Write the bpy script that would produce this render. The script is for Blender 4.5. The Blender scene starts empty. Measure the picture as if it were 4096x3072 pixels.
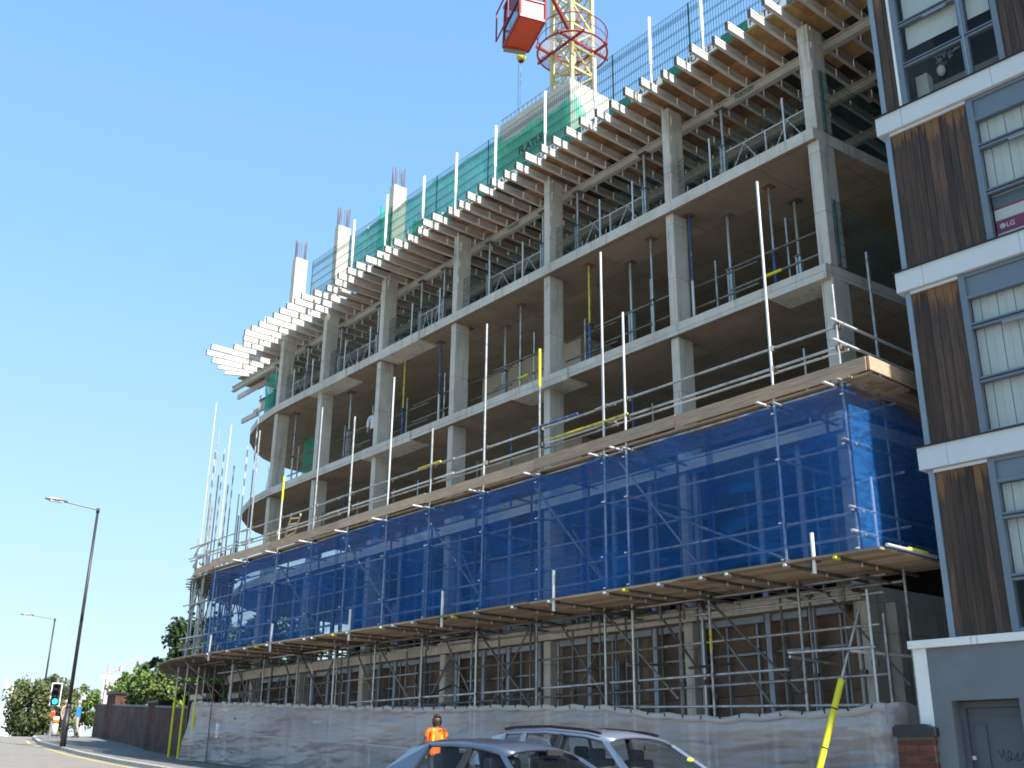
import bpy, bmesh, math, random
from math import radians, sin, cos, pi
from mathutils import Vector, Matrix, noise as mnoise
random.seed(7)
SC = bpy.context.scene
COL = SC.collection

# ------------------------------------------------------------------ camera
CAM = Vector((10.212, -15.835, 1.6))
YAW, PITCH, ROLL, FPX = radians(140.699), radians(20.355), radians(0.6935), 4244.6
fw = Vector((cos(PITCH) * cos(YAW), cos(PITCH) * sin(YAW), sin(PITCH)))
r0 = Vector((sin(YAW), -cos(YAW), 0)); u0 = r0.cross(fw)
rt = r0 * cos(ROLL) + u0 * sin(ROLL); up = u0 * cos(ROLL) - r0 * sin(ROLL)
cd = bpy.data.cameras.new('camera'); cam = bpy.data.objects.new('camera', cd); COL.objects.link(cam)
cam.matrix_world = Matrix(((rt.x, up.x, -fw.x, CAM.x), (rt.y, up.y, -fw.y, CAM.y), (rt.z, up.z, -fw.z, CAM.z), (0, 0, 0, 1)))
cd.sensor_width = 36; cd.lens = FPX / 4096 * 36; cd.clip_start = 0.1; cd.clip_end = 6000
SC.camera = cam
# ------------------------------------------------------------------ light
SUN_AZ, SUN_EL = radians(3.5), radians(46)          # azimuth from +X towards +Y
w = bpy.data.worlds.new('World'); SC.world = w; w.use_nodes = True
nt = w.node_tree; nt.nodes.clear()
sky = nt.nodes.new('ShaderNodeTexSky'); sky.sky_type = 'NISHITA'; sky.sun_disc = False
sky.sun_elevation = SUN_EL; sky.sun_rotation = radians(90) - SUN_AZ
sky.air_density = 1.0; sky.dust_density = 0.4; sky.ozone_density = 2.2; sky.altitude = 30
bg = nt.nodes.new('ShaderNodeBackground'); bg.inputs[1].default_value = 0.125
wo = nt.nodes.new('ShaderNodeOutputWorld')
# even colour response of the camera over the whole sky (softer contrast, cooler green)
sep = nt.nodes.new('ShaderNodeSeparateColor'); cmb = nt.nodes.new('ShaderNodeCombineColor'); nt.links.new(sky.outputs[0], sep.inputs[0])
for i_, (A_, B_) in enumerate(((3.75, 2.76), (4.05, 1.75), (3.85, .5))):
    a_ = nt.nodes.new('ShaderNodeMath'); a_.operation = 'ADD'; a_.inputs[1].default_value = B_; b_ = nt.nodes.new('ShaderNodeMath'); b_.operation = 'DIVIDE'
    c_ = nt.nodes.new('ShaderNodeMath'); c_.operation = 'MULTIPLY'; c_.inputs[1].default_value = A_
    nt.links.new(sep.outputs[i_], a_.inputs[0]); nt.links.new(sep.outputs[i_], b_.inputs[0]); nt.links.new(a_.outputs[0], b_.inputs[1]); nt.links.new(b_.outputs[0], c_.inputs[0]); nt.links.new(c_.outputs[0], cmb.inputs[i_])
nt.links.new(cmb.outputs[0], bg.inputs[0]); nt.links.new(bg.outputs[0], wo.inputs[0])
sd = bpy.data.lights.new('sun', 'SUN'); sd.energy = 4.0; sd.angle = radians(0.53); sd.color = (1, .95, .87)
sun = bpy.data.objects.new('sun', sd); COL.objects.link(sun)
sv = Vector((cos(SUN_EL) * cos(SUN_AZ), cos(SUN_EL) * sin(SUN_AZ), sin(SUN_EL)))
sun.rotation_euler = sv.to_track_quat('Z', 'Y').to_euler()
SC.view_settings.view_transform = 'Standard'; SC.view_settings.look = 'None'
SC.view_settings.exposure = 1.35; SC.cycles.filter_width = 1.8; SC.view_settings.gamma = 1.0
SC.render.engine = 'CYCLES'
SC.cycles.transparent_max_bounces = 24; SC.cycles.max_bounces = 8

# ------------------------------------------------------------------ pixel -> place
def ray(px, py): return rt * ((px - 2048) / FPX) - up * ((py - 1536) / FPX) + fw
def at_y(px, py, Y):
    d = ray(px, py); return CAM + d * ((Y - CAM.y) / d.y)
def at_z(px, py, Z):
    d = ray(px, py); return CAM + d * ((Z - CAM.z) / d.z)
def zB(a, b): return (2500 + a / 1.843, b / 1.843)
def zA(a, b): return (2500 + a / 1.659, 800 + b / 1.659)
def zC(a, b): return (1700 + a / 1.659, 400 + b / 1.659)
def zD(a, b): return (700 + a / 1.659, 700 + b / 1.659)
def zE(a, b): return (1600 + a / 1.276, 1200 + b / 1.276)
def zF(a, b): return (700 + a / 1.508, 1600 + b / 1.508)
def z2(a, b): return (600 + a / 1.58, 2200 + b / 1.58)
def z3(a, b): return (1900 + a / 1.9027, 2200 + b / 1.9027)
def z4(a, b): return (2900 + a / 1.8495, 2200 + b / 1.8495)
def z6(a, b): return (2500 + a / 1.3825, 1600 + b / 1.3825)
def z7(a, b): return (1900 + a / 2.07375, b / 2.07375)

# ------------------------------------------------------------------ materials
def new_mat(name):
    m = bpy.data.materials.new(name); m.use_nodes = True
    n = m.node_tree.nodes; b = n['Principled BSDF']; return m, m.node_tree, n, b
def mat(name, col, rough=.7, metal=0, var=.15, scale=3., bump=0., bscale=40., stretch=(1, 1, 1), orand=.0, col2=None, c2t=(.5, .7), c2scale=2., spec=.5, coat=0):
    m, t, n, b = new_mat(name); L = t.links.new
    geo = n.new('ShaderNodeNewGeometry'); mp = n.new('ShaderNodeMapping'); mp.inputs['Scale'].default_value = stretch
    L(geo.outputs['Position'], mp.inputs[0])
    no = n.new('ShaderNodeTexNoise'); no.inputs['Scale'].default_value = scale; no.inputs['Detail'].default_value = 6; no.inputs['Roughness'].default_value = .65
    L(mp.outputs[0], no.inputs[0])
    mr = n.new('ShaderNodeMapRange'); mr.inputs[1].default_value = .3; mr.inputs[2].default_value = .7; mr.inputs[3].default_value = 1 - var; mr.inputs[4].default_value = 1 + var
    L(no.outputs[0], mr.inputs[0]); fac = mr.outputs[0]
    if orand:
        oi = n.new('ShaderNodeObjectInfo'); m2 = n.new('ShaderNodeMapRange'); m2.inputs[3].default_value = 1 - orand; m2.inputs[4].default_value = 1 + orand
        L(oi.outputs['Random'], m2.inputs[0]); mu = n.new('ShaderNodeMath'); mu.operation = 'MULTIPLY'; L(fac, mu.inputs[0]); L(m2.outputs[0], mu.inputs[1]); fac = mu.outputs[0]
    base = n.new('ShaderNodeRGB'); base.outputs[0].default_value = (*col, 1); cs = base.outputs[0]
    if col2:
        n2 = n.new('ShaderNodeTexNoise'); n2.inputs['Scale'].default_value = c2scale; n2.inputs['Detail'].default_value = 8; L(mp.outputs[0], n2.inputs[0])
        r2 = n.new('ShaderNodeMapRange'); r2.inputs[1].default_value = c2t[0]; r2.inputs[2].default_value = c2t[1]; L(n2.outputs[0], r2.inputs[0])
        mx = n.new('ShaderNodeMixRGB'); mx.inputs[2].default_value = (*col2, 1); L(r2.outputs[0], mx.inputs[0]); L(cs, mx.inputs[1]); cs = mx.outputs[0]
    vm = n.new('ShaderNodeVectorMath'); vm.operation = 'SCALE'; L(cs, vm.inputs[0]); L(fac, vm.inputs['Scale'])
    L(vm.outputs[0], b.inputs['Base Color'])
    b.inputs['Roughness'].default_value = rough; b.inputs['Metallic'].default_value = metal
    b.inputs['Specular IOR Level'].default_value = spec; b.inputs['Coat Weight'].default_value = coat
    if bump:
        nb = n.new('ShaderNodeTexNoise'); nb.inputs['Scale'].default_value = bscale; nb.inputs['Detail'].default_value = 5; L(mp.outputs[0], nb.inputs[0])
        bp = n.new('ShaderNodeBump'); bp.inputs['Strength'].default_value = bump; bp.inputs['Distance'].default_value = .02
        L(nb.outputs[0], bp.inputs['Height']); L(bp.outputs[0], b.inputs['Normal'])
    return m
def net_mat(name, col, opac, trans=.5, scale=2., rough=.8, gloss=0., amp=.09, folds=False):
    m, t, n, b = new_mat(name); L = t.links.new; out = n['Material Output']; n.remove(b)
    d = n.new('ShaderNodeBsdfDiffuse'); d.inputs[0].default_value = (*col, 1)
    tl = n.new('ShaderNodeBsdfTranslucent'); tl.inputs[0].default_value = (*col, 1)
    m1 = n.new('ShaderNodeMixShader'); m1.inputs[0].default_value = trans; L(d.outputs[0], m1.inputs[1]); L(tl.outputs[0], m1.inputs[2]); s = m1.outputs[0]
    if gloss:
        g = n.new('ShaderNodeBsdfGlossy'); g.inputs['Roughness'].default_value = rough; m3 = n.new('ShaderNodeMixShader'); m3.inputs[0].default_value = gloss
        L(s, m3.inputs[1]); L(g.outputs[0], m3.inputs[2]); s = m3.outputs[0]
    tr = n.new('ShaderNodeBsdfTransparent'); m2 = n.new('ShaderNodeMixShader'); L(tr.outputs[0], m2.inputs[1]); L(s, m2.inputs[2])
    geo = n.new('ShaderNodeNewGeometry'); no = n.new('ShaderNodeTexNoise'); no.inputs['Scale'].default_value = scale; no.inputs['Detail'].default_value = 6
    L(geo.outputs['Position'], no.inputs[0]); mr = n.new('ShaderNodeMapRange'); mr.inputs[1].default_value = .3; mr.inputs[2].default_value = .7
    mr.inputs[3].default_value = opac - amp; mr.inputs[4].default_value = opac + amp; L(no.outputs[0], mr.inputs[0]); fac = mr.outputs[0]
    if folds:      # soft diagonal creases where the mesh doubles up, and its woven bands
        mp = n.new('ShaderNodeMapping'); mp.inputs['Rotation'].default_value = (0, .5, 0); mp.inputs['Scale'].default_value = (.5, 1, 2.2); L(geo.outputs['Position'], mp.inputs[0])
        n3 = n.new('ShaderNodeTexNoise'); n3.inputs['Scale'].default_value = 1.8; n3.inputs['Detail'].default_value = 3; n3.inputs['Distortion'].default_value = .8; L(mp.outputs[0], n3.inputs[0])
        r3 = n.new('ShaderNodeMapRange'); r3.inputs[1].default_value = .56; r3.inputs[2].default_value = .74; r3.inputs[4].default_value = .26; L(n3.outputs[0], r3.inputs[0])
        wv = n.new('ShaderNodeTexWave'); wv.bands_direction = 'Z'; wv.inputs['Scale'].default_value = 2.2; wv.inputs['Distortion'].default_value = 1.2; wv.inputs['Detail'].default_value = 3; L(geo.outputs['Position'], wv.inputs[0])
        w3 = n.new('ShaderNodeMath'); w3.operation = 'MULTIPLY_ADD'; w3.inputs[1].default_value = .06; L(wv.outputs['Fac'], w3.inputs[0]); L(r3.outputs[0], w3.inputs[2])
        a3 = n.new('ShaderNodeMath'); a3.use_clamp = True; L(fac, a3.inputs[0]); L(w3.outputs[0], a3.inputs[1]); fac = a3.outputs[0]
        bp = n.new('ShaderNodeBump'); bp.inputs['Strength'].default_value = .5; bp.inputs['Distance'].default_value = .25; L(n3.outputs[0], bp.inputs['Height']); L(bp.outputs[0], d.inputs['Normal']); L(bp.outputs[0], tl.inputs['Normal'])
    L(fac, m2.inputs[0]); L(m2.outputs[0], out.inputs[0]); return m
def glass_mat(name, tint=(.02, .03, .035), opac=.55, rough=.03):
    m, t, n, b = new_mat(name); L = t.links.new
    b.inputs['Base Color'].default_value = (*tint, 1); b.inputs['Roughness'].default_value = rough; b.inputs['Specular IOR Level'].default_value = .6
    tr = n.new('ShaderNodeBsdfTransparent'); tr.inputs[0].default_value = (.96, .98, .98, 1)
    fr = n.new('ShaderNodeFresnel'); gb = n.new('ShaderNodeNewGeometry'); mi = n.new('ShaderNodeMapRange'); mi.inputs[3].default_value = 1.5; mi.inputs[4].default_value = .667; L(gb.outputs['Backfacing'], mi.inputs[0]); L(mi.outputs[0], fr.inputs[0]); mr = n.new('ShaderNodeMapRange'); mr.inputs[3].default_value = opac; mr.inputs[4].default_value = 1
    L(fr.outputs[0], mr.inputs[0]); mx = n.new('ShaderNodeMixShader'); L(mr.outputs[0], mx.inputs[0]); L(tr.outputs[0], mx.inputs[1]); L(b.outputs[0], mx.inputs[2])
    L(mx.outputs[0], n['Material Output'].inputs[0]); return m
def brick_mat(name, c1, c2, mortar, sc=1.0):
    m, t, n, b = new_mat(name); L = t.links.new
    geo = n.new('ShaderNodeNewGeometry'); sp = n.new('ShaderNodeSeparateXYZ'); L(geo.outputs['Position'], sp.inputs[0])
    ad = n.new('ShaderNodeMath'); ad.operation = 'ADD'; L(sp.outputs[0], ad.inputs[0]); L(sp.outputs[1], ad.inputs[1])
    cb = n.new('ShaderNodeCombineXYZ'); L(ad.outputs[0], cb.inputs[0]); L(sp.outputs[2], cb.inputs[1])
    br = n.new('ShaderNodeTexBrick'); br.inputs['Scale'].default_value = sc; br.inputs['Brick Width'].default_value = .225; br.inputs['Row Height'].default_value = .075; br.inputs['Mortar Size'].default_value = .008
    br.inputs['Color1'].default_value = (*c1, 1); br.inputs['Color2'].default_value = (*c2, 1); br.inputs['Mortar'].default_value = (*mortar, 1); L(cb.outputs[0], br.inputs[0])
    no = n.new('ShaderNodeTexNoise'); no.inputs['Scale'].default_value = 1.3; no.inputs['Detail'].default_value = 8; L(geo.outputs['Position'], no.inputs[0])
    mr = n.new('ShaderNodeMapRange'); mr.inputs[1].default_value = .3; mr.inputs[2].default_value = .7; mr.inputs[3].default_value = .55; mr.inputs[4].default_value = 1.35; L(no.outputs[0], mr.inputs[0])
    vm = n.new('ShaderNodeVectorMath'); vm.operation = 'SCALE'; L(br.outputs[0], vm.inputs[0]); L(mr.outputs[0], vm.inputs['Scale']); L(vm.outputs[0], b.inputs['Base Color'])
    bp = n.new('ShaderNodeBump'); bp.inputs['Strength'].default_value = .6; bp.inputs['Distance'].default_value = .02; bp.invert = True; L(br.outputs['Fac'], bp.inputs['Height']); L(bp.outputs[0], b.inputs['Normal'])
    b.inputs['Roughness'].default_value = .9; return m
M = {}
M['concrete'] = mat('concrete', (.585, .555, .50), .85, var=.12, scale=1.6, bump=.25, bscale=25, col2=(.44, .41, .36), c2t=(.5, .78), c2scale=1.2)
M['soffit_old'] = mat('shaded_concrete_soffit', (.47, .395, .31), .9, var=.14, scale=.9, bump=.15, bscale=20, col2=(.36, .29, .22), c2t=(.5, .75), c2scale=.8)  # same concrete, with underside shade and warm bounce tinted in
M['core'] = mat('core_concrete', (.56, .53, .48), .85, var=.10, scale=.8, bump=.2, bscale=12)
M['steel'] = mat('galvanised_steel', (.42, .43, .44), .42, .55, var=.35, scale=5, orand=.25, col2=(.26, .22, .19), c2t=(.58, .7), c2scale=6)
M['steel_d'] = mat('weathered_steel', (.20, .195, .19), .6, .4, var=.4, scale=6, orand=.3, col2=(.12, .09, .07), c2t=(.5, .65), c2scale=6)
M['steel_b'] = mat('bright_steel', (.62, .63, .64), .4, .3, var=.12, scale=5)
M['alu'] = mat('aluminium', (.56, .58, .60), .4, .5, var=.12, scale=4)
M['coupler'] = mat('coupler_steel', (.13, .115, .1), .6, .5, var=.4, scale=20)
M['yellow'] = mat('yellow_foam', (.72, .68, .03), .7, var=.08, scale=6)
M['yellowp'] = mat('yellow_paint', (.62, .52, .05), .6, var=.25, scale=9, col2=(.3, .28, .25), c2t=(.55, .65), c2scale=12)
M['bluep'] = mat('blue_paint', (.05, .095, .27), .6, var=.25, scale=9, col2=(.3, .3, .32), c2t=(.58, .68), c2scale=10)
M['board'] = mat('scaffold_board', (.37, .27, .18), .85, var=.28, scale=3, stretch=(.6, 8, 8), orand=.28, bump=.3, bscale=6, col2=(.24, .19, .14), c2t=(.5, .7), c2scale=1.5)
M['toe'] = mat('toe_board_timber', (.50, .34, .225), .85, var=.25, scale=3, stretch=(.7, 8, 9), orand=.2, bump=.3, bscale=5, col2=(.40, .31, .235), c2t=(.45, .7), c2scale=1)
M['ply'] = mat('formwork_ply', (.35, .185, .085), .7, var=.3, scale=2.2, orand=.35, col2=(.26, .12, .05), c2t=(.52, .7), c2scale=1.5)
M['plyd'] = mat('dark_ply', (.055, .045, .038), .8, var=.3, scale=3, orand=.2)
M['plyy'] = mat('pale_ply', (.46, .285, .125), .7, var=.25, scale=2.2, orand=.2)
M['plyy2'] = mat('pale_ladder_wood', (.52, .45, .33), .7, var=.15, scale=4)
M['timber'] = mat('beam_timber', (.60, .575, .54), .75, var=.2, scale=3, stretch=(6, .8, 6), orand=.18)
M['beamcap'] = mat('beam_end_cap', (.10, .10, .10), .7)
M['primary'] = mat('primary_beam', (.45, .44, .42), .7, var=.15, scale=2, orand=.1)
M['wire'] = mat('green_wire', (.018, .085, .075), .6, .1, var=.1)
M['wireb'] = mat('bright_wire', (.55, .58, .6), .45, .4, var=.1)
M['greenbd'] = mat('green_toe_board', (.015, .16, .11), .6, var=.15, scale=3)
M['white'] = mat('white_paint', (.78, .78, .77), .6, var=.05, scale=2)
M['black'] = mat('black_print', (.015, .015, .018), .7)
M['gtext'] = mat('green_print', (.02, .13, .09), .7)
M['rebar'] = mat('rusty_rebar', (.23, .10, .07), .85, .2, var=.3, scale=8)
M['stud'] = mat('steel_stud', (.30, .34, .40), .5, .35, var=.12, scale=2, orand=.08)
M['studd'] = mat('stud_web', (.02, .02, .022), .7)
M['sheath'] = mat('brown_sheathing_board', (.17, .12, .09), .9, var=.22, scale=1.4, orand=.12, col2=(.12, .085, .065), c2t=(.5, .7), c2scale=1.1)
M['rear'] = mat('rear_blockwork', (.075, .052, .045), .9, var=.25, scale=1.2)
M['bnet'] = net_mat('blue_debris_net', (.032, .19, .58), .47, .5, .8, .8, 0, .13, True); M['bseam'] = net_mat('blue_net_seam', (.02, .11, .36), .45, .4, 2.)
M['gnet'] = net_mat('green_debris_net', (.05, .60, .43), .64, .55, 2.)
M['sheet'] = net_mat('clear_plastic_sheet', (.66, .62, .64), .74, .45, .9, .25, .10)
M['brickw'] = brick_mat('old_brick', (.13, .05, .035), (.07, .034, .028), (.075, .066, .06))
M['asphalt'] = mat('asphalt', (.21, .19, .17), .9, var=.12, scale=2.5, bump=.3, bscale=90, col2=(.19, .17, .15), c2t=(.5, .7), c2scale=.6)
M['pave'] = mat('pavement_asphalt', (.165, .158, .15), .9, var=.12, scale=2, bump=.3, bscale=80, col2=(.11, .105, .10), c2t=(.5, .7), c2scale=.8)
M['kerb'] = mat('granite_kerb', (.36, .34, .31), .8, var=.2, scale=6, bump=.2, bscale=60)
M['yline'] = mat('yellow_road_paint', (.55, .42, .10), .8, var=.2, scale=8, col2=(.2, .17, .1), c2t=(.58, .72), c2scale=7)
M['soil'] = mat('rough_ground', (.19, .165, .12), .95, var=.3, scale=.4, bump=.3, bscale=4, col2=(.18, .17, .09), c2t=(.45, .6), c2scale=.2)
M['render'] = mat('grey_render', (.16, .18, .205), .9, var=.09, scale=2.2, bump=.35, bscale=120)
M['panelw'] = mat('pale_grey_cladding', (.60, .63, .66), .55, var=.04, scale=1.5)
M['frame'] = mat('blue_grey_window_frame', (.145, .185, .235), .5, .1, var=.06, scale=3)
M['trim'] = mat('blue_grey_trim', (.22, .29, .36), .5, .1, var=.06, scale=2)
def plank_mat():
    m, t, n, b = new_mat('weathered_cedar'); L = t.links.new
    geo = n.new('ShaderNodeNewGeometry'); mp = n.new('ShaderNodeMapping'); mp.inputs['Scale'].default_value = (9, 9, .45); L(geo.outputs['Position'], mp.inputs[0])
    no = n.new('ShaderNodeTexNoise'); no.inputs['Scale'].default_value = 2.2; no.inputs['Detail'].default_value = 9; no.inputs['Roughness'].default_value = .7; L(mp.outputs[0], no.inputs[0])
    cr = n.new('ShaderNodeValToRGB'); e = cr.color_ramp.elements; e[0].position = .30; e[0].color = (.018, .016, .015, 1); e[1].position = .72; e[1].color = (.14, .068, .038, 1)
    k = e.new(.5); k.color = (.055, .036, .028, 1); k = e.new(.6); k.color = (.085, .048, .034, 1); L(no.outputs[0], cr.inputs[0])
    oi = n.new('ShaderNodeObjectInfo'); mr = n.new('ShaderNodeMapRange'); mr.inputs[3].default_value = .65; mr.inputs[4].default_value = 1.45; L(oi.outputs['Random'], mr.inputs[0])
    vm = n.new('ShaderNodeVectorMath'); vm.operation = 'SCALE'; L(cr.outputs[0], vm.inputs[0]); L(mr.outputs[0], vm.inputs['Scale'])
    # unweathered orange heads just below each band, ragged from board to board, bleached feet
    def mth(op, a, c):
        q = n.new('ShaderNodeMath'); q.operation = op
        for i, v in enumerate((a, c)):
            if isinstance(v, (int, float)): q.inputs[i].default_value = v
            else: L(v, q.inputs[i])
        return q.outputs[0]
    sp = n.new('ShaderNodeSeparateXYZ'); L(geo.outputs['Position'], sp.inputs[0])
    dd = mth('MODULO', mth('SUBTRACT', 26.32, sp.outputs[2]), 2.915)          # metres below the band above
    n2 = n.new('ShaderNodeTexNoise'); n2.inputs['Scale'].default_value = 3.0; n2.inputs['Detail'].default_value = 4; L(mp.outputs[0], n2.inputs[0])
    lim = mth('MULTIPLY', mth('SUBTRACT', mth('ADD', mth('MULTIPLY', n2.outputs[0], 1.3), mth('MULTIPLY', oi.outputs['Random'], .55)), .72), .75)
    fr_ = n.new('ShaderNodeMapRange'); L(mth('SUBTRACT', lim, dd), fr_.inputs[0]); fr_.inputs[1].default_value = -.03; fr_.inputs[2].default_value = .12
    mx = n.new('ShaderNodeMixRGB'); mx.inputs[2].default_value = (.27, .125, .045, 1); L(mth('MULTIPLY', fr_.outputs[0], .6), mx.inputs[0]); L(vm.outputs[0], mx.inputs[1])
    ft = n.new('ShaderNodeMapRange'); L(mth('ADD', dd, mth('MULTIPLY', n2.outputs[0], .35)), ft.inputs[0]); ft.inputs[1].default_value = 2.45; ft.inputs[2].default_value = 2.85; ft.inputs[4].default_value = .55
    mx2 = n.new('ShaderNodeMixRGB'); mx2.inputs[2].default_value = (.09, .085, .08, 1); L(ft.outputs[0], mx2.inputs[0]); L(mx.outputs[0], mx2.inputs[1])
    L(mx2.outputs[0], b.inputs['Base Color']); b.inputs['Roughness'].default_value = .8
    bp = n.new('ShaderNodeBump'); bp.inputs['Strength'].default_value = .35; bp.inputs['Distance'].default_value = .01; L(no.outputs[0], bp.inputs['Height']); L(bp.outputs[0], b.inputs['Normal'])
    return m
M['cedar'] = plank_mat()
def marked_concrete():
    m = M['concrete']; t = m.node_tree; n = t.nodes; L = t.links.new; b = n['Principled BSDF']; src = b.inputs['Base Color'].links[0].from_socket
    geo = n.new('ShaderNodeNewGeometry'); sp = n.new('ShaderNodeSeparateXYZ'); L(geo.outputs['Position'], sp.inputs[0]); ad = n.new('ShaderNodeMath'); L(sp.outputs[0], ad.inputs[0]); L(sp.outputs[1], ad.inputs[1])
    cb = n.new('ShaderNodeCombineXYZ'); L(ad.outputs[0], cb.inputs[0]); L(sp.outputs[2], cb.inputs[1])
    br = n.new('ShaderNodeTexBrick'); br.inputs['Scale'].default_value = 1; br.inputs['Brick Width'].default_value = 2.43; br.inputs['Row Height'].default_value = 1.31; br.inputs['Mortar Size'].default_value = .009
    br.inputs['Color1'].default_value = (1, 1, 1, 1); br.inputs['Color2'].default_value = (.88, .88, .87, 1); br.inputs['Mortar'].default_value = (.60, .58, .55, 1); L(cb.outputs[0], br.inputs[0])
    mp = n.new('ShaderNodeMapping'); mp.inputs['Scale'].default_value = (5, 5, .5); L(geo.outputs['Position'], mp.inputs[0]); no = n.new('ShaderNodeTexNoise'); no.inputs['Scale'].default_value = 1.6; no.inputs['Detail'].default_value = 7; L(mp.outputs[0], no.inputs[0])
    mr = n.new('ShaderNodeMapRange'); mr.inputs[1].default_value = .56; mr.inputs[2].default_value = .74; mr.inputs[3].default_value = 1; mr.inputs[4].default_value = .62; L(no.outputs[0], mr.inputs[0])
    m1 = n.new('ShaderNodeMixRGB'); m1.blend_type = 'MULTIPLY'; m1.inputs[0].default_value = 1; L(src, m1.inputs[1]); L(br.outputs[0], m1.inputs[2])
    vm = n.new('ShaderNodeVectorMath'); vm.operation = 'SCALE'; L(m1.outputs[0], vm.inputs[0]); L(mr.outputs[0], vm.inputs['Scale']); L(vm.outputs[0], b.inputs['Base Color'])
marked_concrete()
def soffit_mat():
    m, t, n, b = new_mat('board_marked_shaded_soffit'); L = t.links.new; geo = n.new('ShaderNodeNewGeometry')
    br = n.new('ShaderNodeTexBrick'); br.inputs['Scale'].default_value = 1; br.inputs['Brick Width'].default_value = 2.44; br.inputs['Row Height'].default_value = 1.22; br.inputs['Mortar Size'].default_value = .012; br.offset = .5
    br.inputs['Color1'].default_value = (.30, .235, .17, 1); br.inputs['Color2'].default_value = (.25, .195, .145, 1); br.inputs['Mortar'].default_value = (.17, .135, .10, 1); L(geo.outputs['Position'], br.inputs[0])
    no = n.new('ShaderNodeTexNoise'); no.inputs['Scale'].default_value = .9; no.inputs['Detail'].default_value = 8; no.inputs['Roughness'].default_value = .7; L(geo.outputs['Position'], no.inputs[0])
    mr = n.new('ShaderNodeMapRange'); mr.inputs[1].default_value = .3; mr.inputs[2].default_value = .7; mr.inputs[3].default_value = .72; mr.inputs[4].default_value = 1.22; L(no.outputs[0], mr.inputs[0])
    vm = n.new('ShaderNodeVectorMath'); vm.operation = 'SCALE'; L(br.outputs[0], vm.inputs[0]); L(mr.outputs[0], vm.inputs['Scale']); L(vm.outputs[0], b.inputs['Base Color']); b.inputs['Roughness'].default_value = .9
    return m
M['soffit'] = soffit_mat()  # real panel joints; shade and brown ground bounce are painted into the concrete colour
def sheet_mat():
    m, t, n, b = new_mat('creased_plastic_sheet'); L = t.links.new; out = n['Material Output']; n.remove(b); geo = n.new('ShaderNodeNewGeometry')
    def nz(scale, rot, st, det=6):
        mp = n.new('ShaderNodeMapping'); mp.inputs['Rotation'].default_value = rot; mp.inputs['Scale'].default_value = st; L(geo.outputs['Position'], mp.inputs[0])
        q = n.new('ShaderNodeTexNoise'); q.inputs['Scale'].default_value = scale; q.inputs['Detail'].default_value = det; q.inputs['Distortion'].default_value = .25; L(mp.outputs[0], q.inputs[0]); return q.outputs[0]
    a = nz(.6, (0, .85, 0), (.28, 1, 1.7), 2); c = nz(1.9, (0, .75, 0), (.28, 1, 1.5), 2); ad = n.new('ShaderNodeMath'); L(a, ad.inputs[0]); L(c, ad.inputs[1])
    bp = n.new('ShaderNodeBump'); bp.inputs['Strength'].default_value = .5; bp.inputs['Distance'].default_value = .4; L(ad.outputs[0], bp.inputs['Height'])
    d = n.new('ShaderNodeBsdfDiffuse'); d.inputs[0].default_value = (.74, .68, .71, 1); L(bp.outputs[0], d.inputs['Normal'])
    tl = n.new('ShaderNodeBsdfTranslucent'); tl.inputs[0].default_value = (.78, .74, .75, 1); L(bp.outputs[0], tl.inputs['Normal'])
    g_ = n.new('ShaderNodeBsdfGlossy'); g_.inputs['Roughness'].default_value = .22; L(bp.outputs[0], g_.inputs['Normal'])
    m1 = n.new('ShaderNodeMixShader'); m1.inputs[0].default_value = .4; L(d.outputs[0], m1.inputs[1]); L(tl.outputs[0], m1.inputs[2])
    m2 = n.new('ShaderNodeMixShader'); m2.inputs[0].default_value = .13; L(m1.outputs[0], m2.inputs[1]); L(g_.outputs[0], m2.inputs[2])
    tr = n.new('ShaderNodeBsdfTransparent'); mr = n.new('ShaderNodeMapRange'); mr.inputs[1].default_value = .35; mr.inputs[2].default_value = .65; mr.inputs[3].default_value = .48; mr.inputs[4].default_value = .80; L(a, mr.inputs[0])
    m3 = n.new('ShaderNodeMixShader'); L(mr.outputs[0], m3.inputs[0]); L(tr.outputs[0], m3.inputs[1]); L(m2.outputs[0], m3.inputs[2]); L(m3.outputs[0], out.inputs[0]); return m
M['sheet'] = sheet_mat()
M['fresh'] = mat('fresh_cedar', (.33, .16, .06), .7, var=.3, scale=3, stretch=(9, 9, .6))
M['glass'] = glass_mat('window_glass', (.03, .05, .06), .05)
M['cglass'] = glass_mat('car_glass', (.012, .016, .018), .22)
M['blind'] = mat('white_blind', (.74, .76, .75), .8, var=.03, scale=1)
M['room'] = mat('room_interior', (.10, .105, .13), .9, var=.15, scale=1)
M['sill'] = mat('desk_panel', (.30, .27, .26), .8, var=.05)
M['pink'] = mat('banner_magenta', (.30, .05, .12), .6, var=.03)
M['craney'] = mat('crane_cream_paint', (.62, .55, .27), .5, .1, var=.12, scale=2, col2=(.42, .34, .2), c2t=(.6, .7), c2scale=2)
M['craner'] = mat('crane_red_paint', (.27, .022, .032), .45, .1, var=.15, scale=2)
M['craneo'] = mat('crane_floor_red', (.50, .05, .02), .5, .0, var=.2, scale=1.2)
M['lamp'] = mat('black_lamp_paint', (.035, .034, .038), .45, .3, var=.2, scale=3)
M['lampg'] = mat('lamp_grey', (.25, .25, .26), .5, .3, var=.1)
M['leaf'] = mat('leaf_green', (.105, .17, .035), .6, var=.35, scale=1.1, orand=.05, col2=(.12, .17, .035), c2t=(.45, .65), c2scale=.9)
M['leafd'] = mat('leaf_dark', (.03, .062, .018), .6, var=.35, scale=1.2, col2=(.055, .09, .025), c2t=(.45, .65), c2scale=.8)
M['leafo'] = mat('leaf_olive', (.12, .14, .05), .65, var=.35, scale=1., col2=(.05, .075, .025), c2t=(.45, .65), c2scale=.6)
M['bark'] = mat('bark', (.075, .055, .04), .9, var=.3, scale=6)
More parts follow.
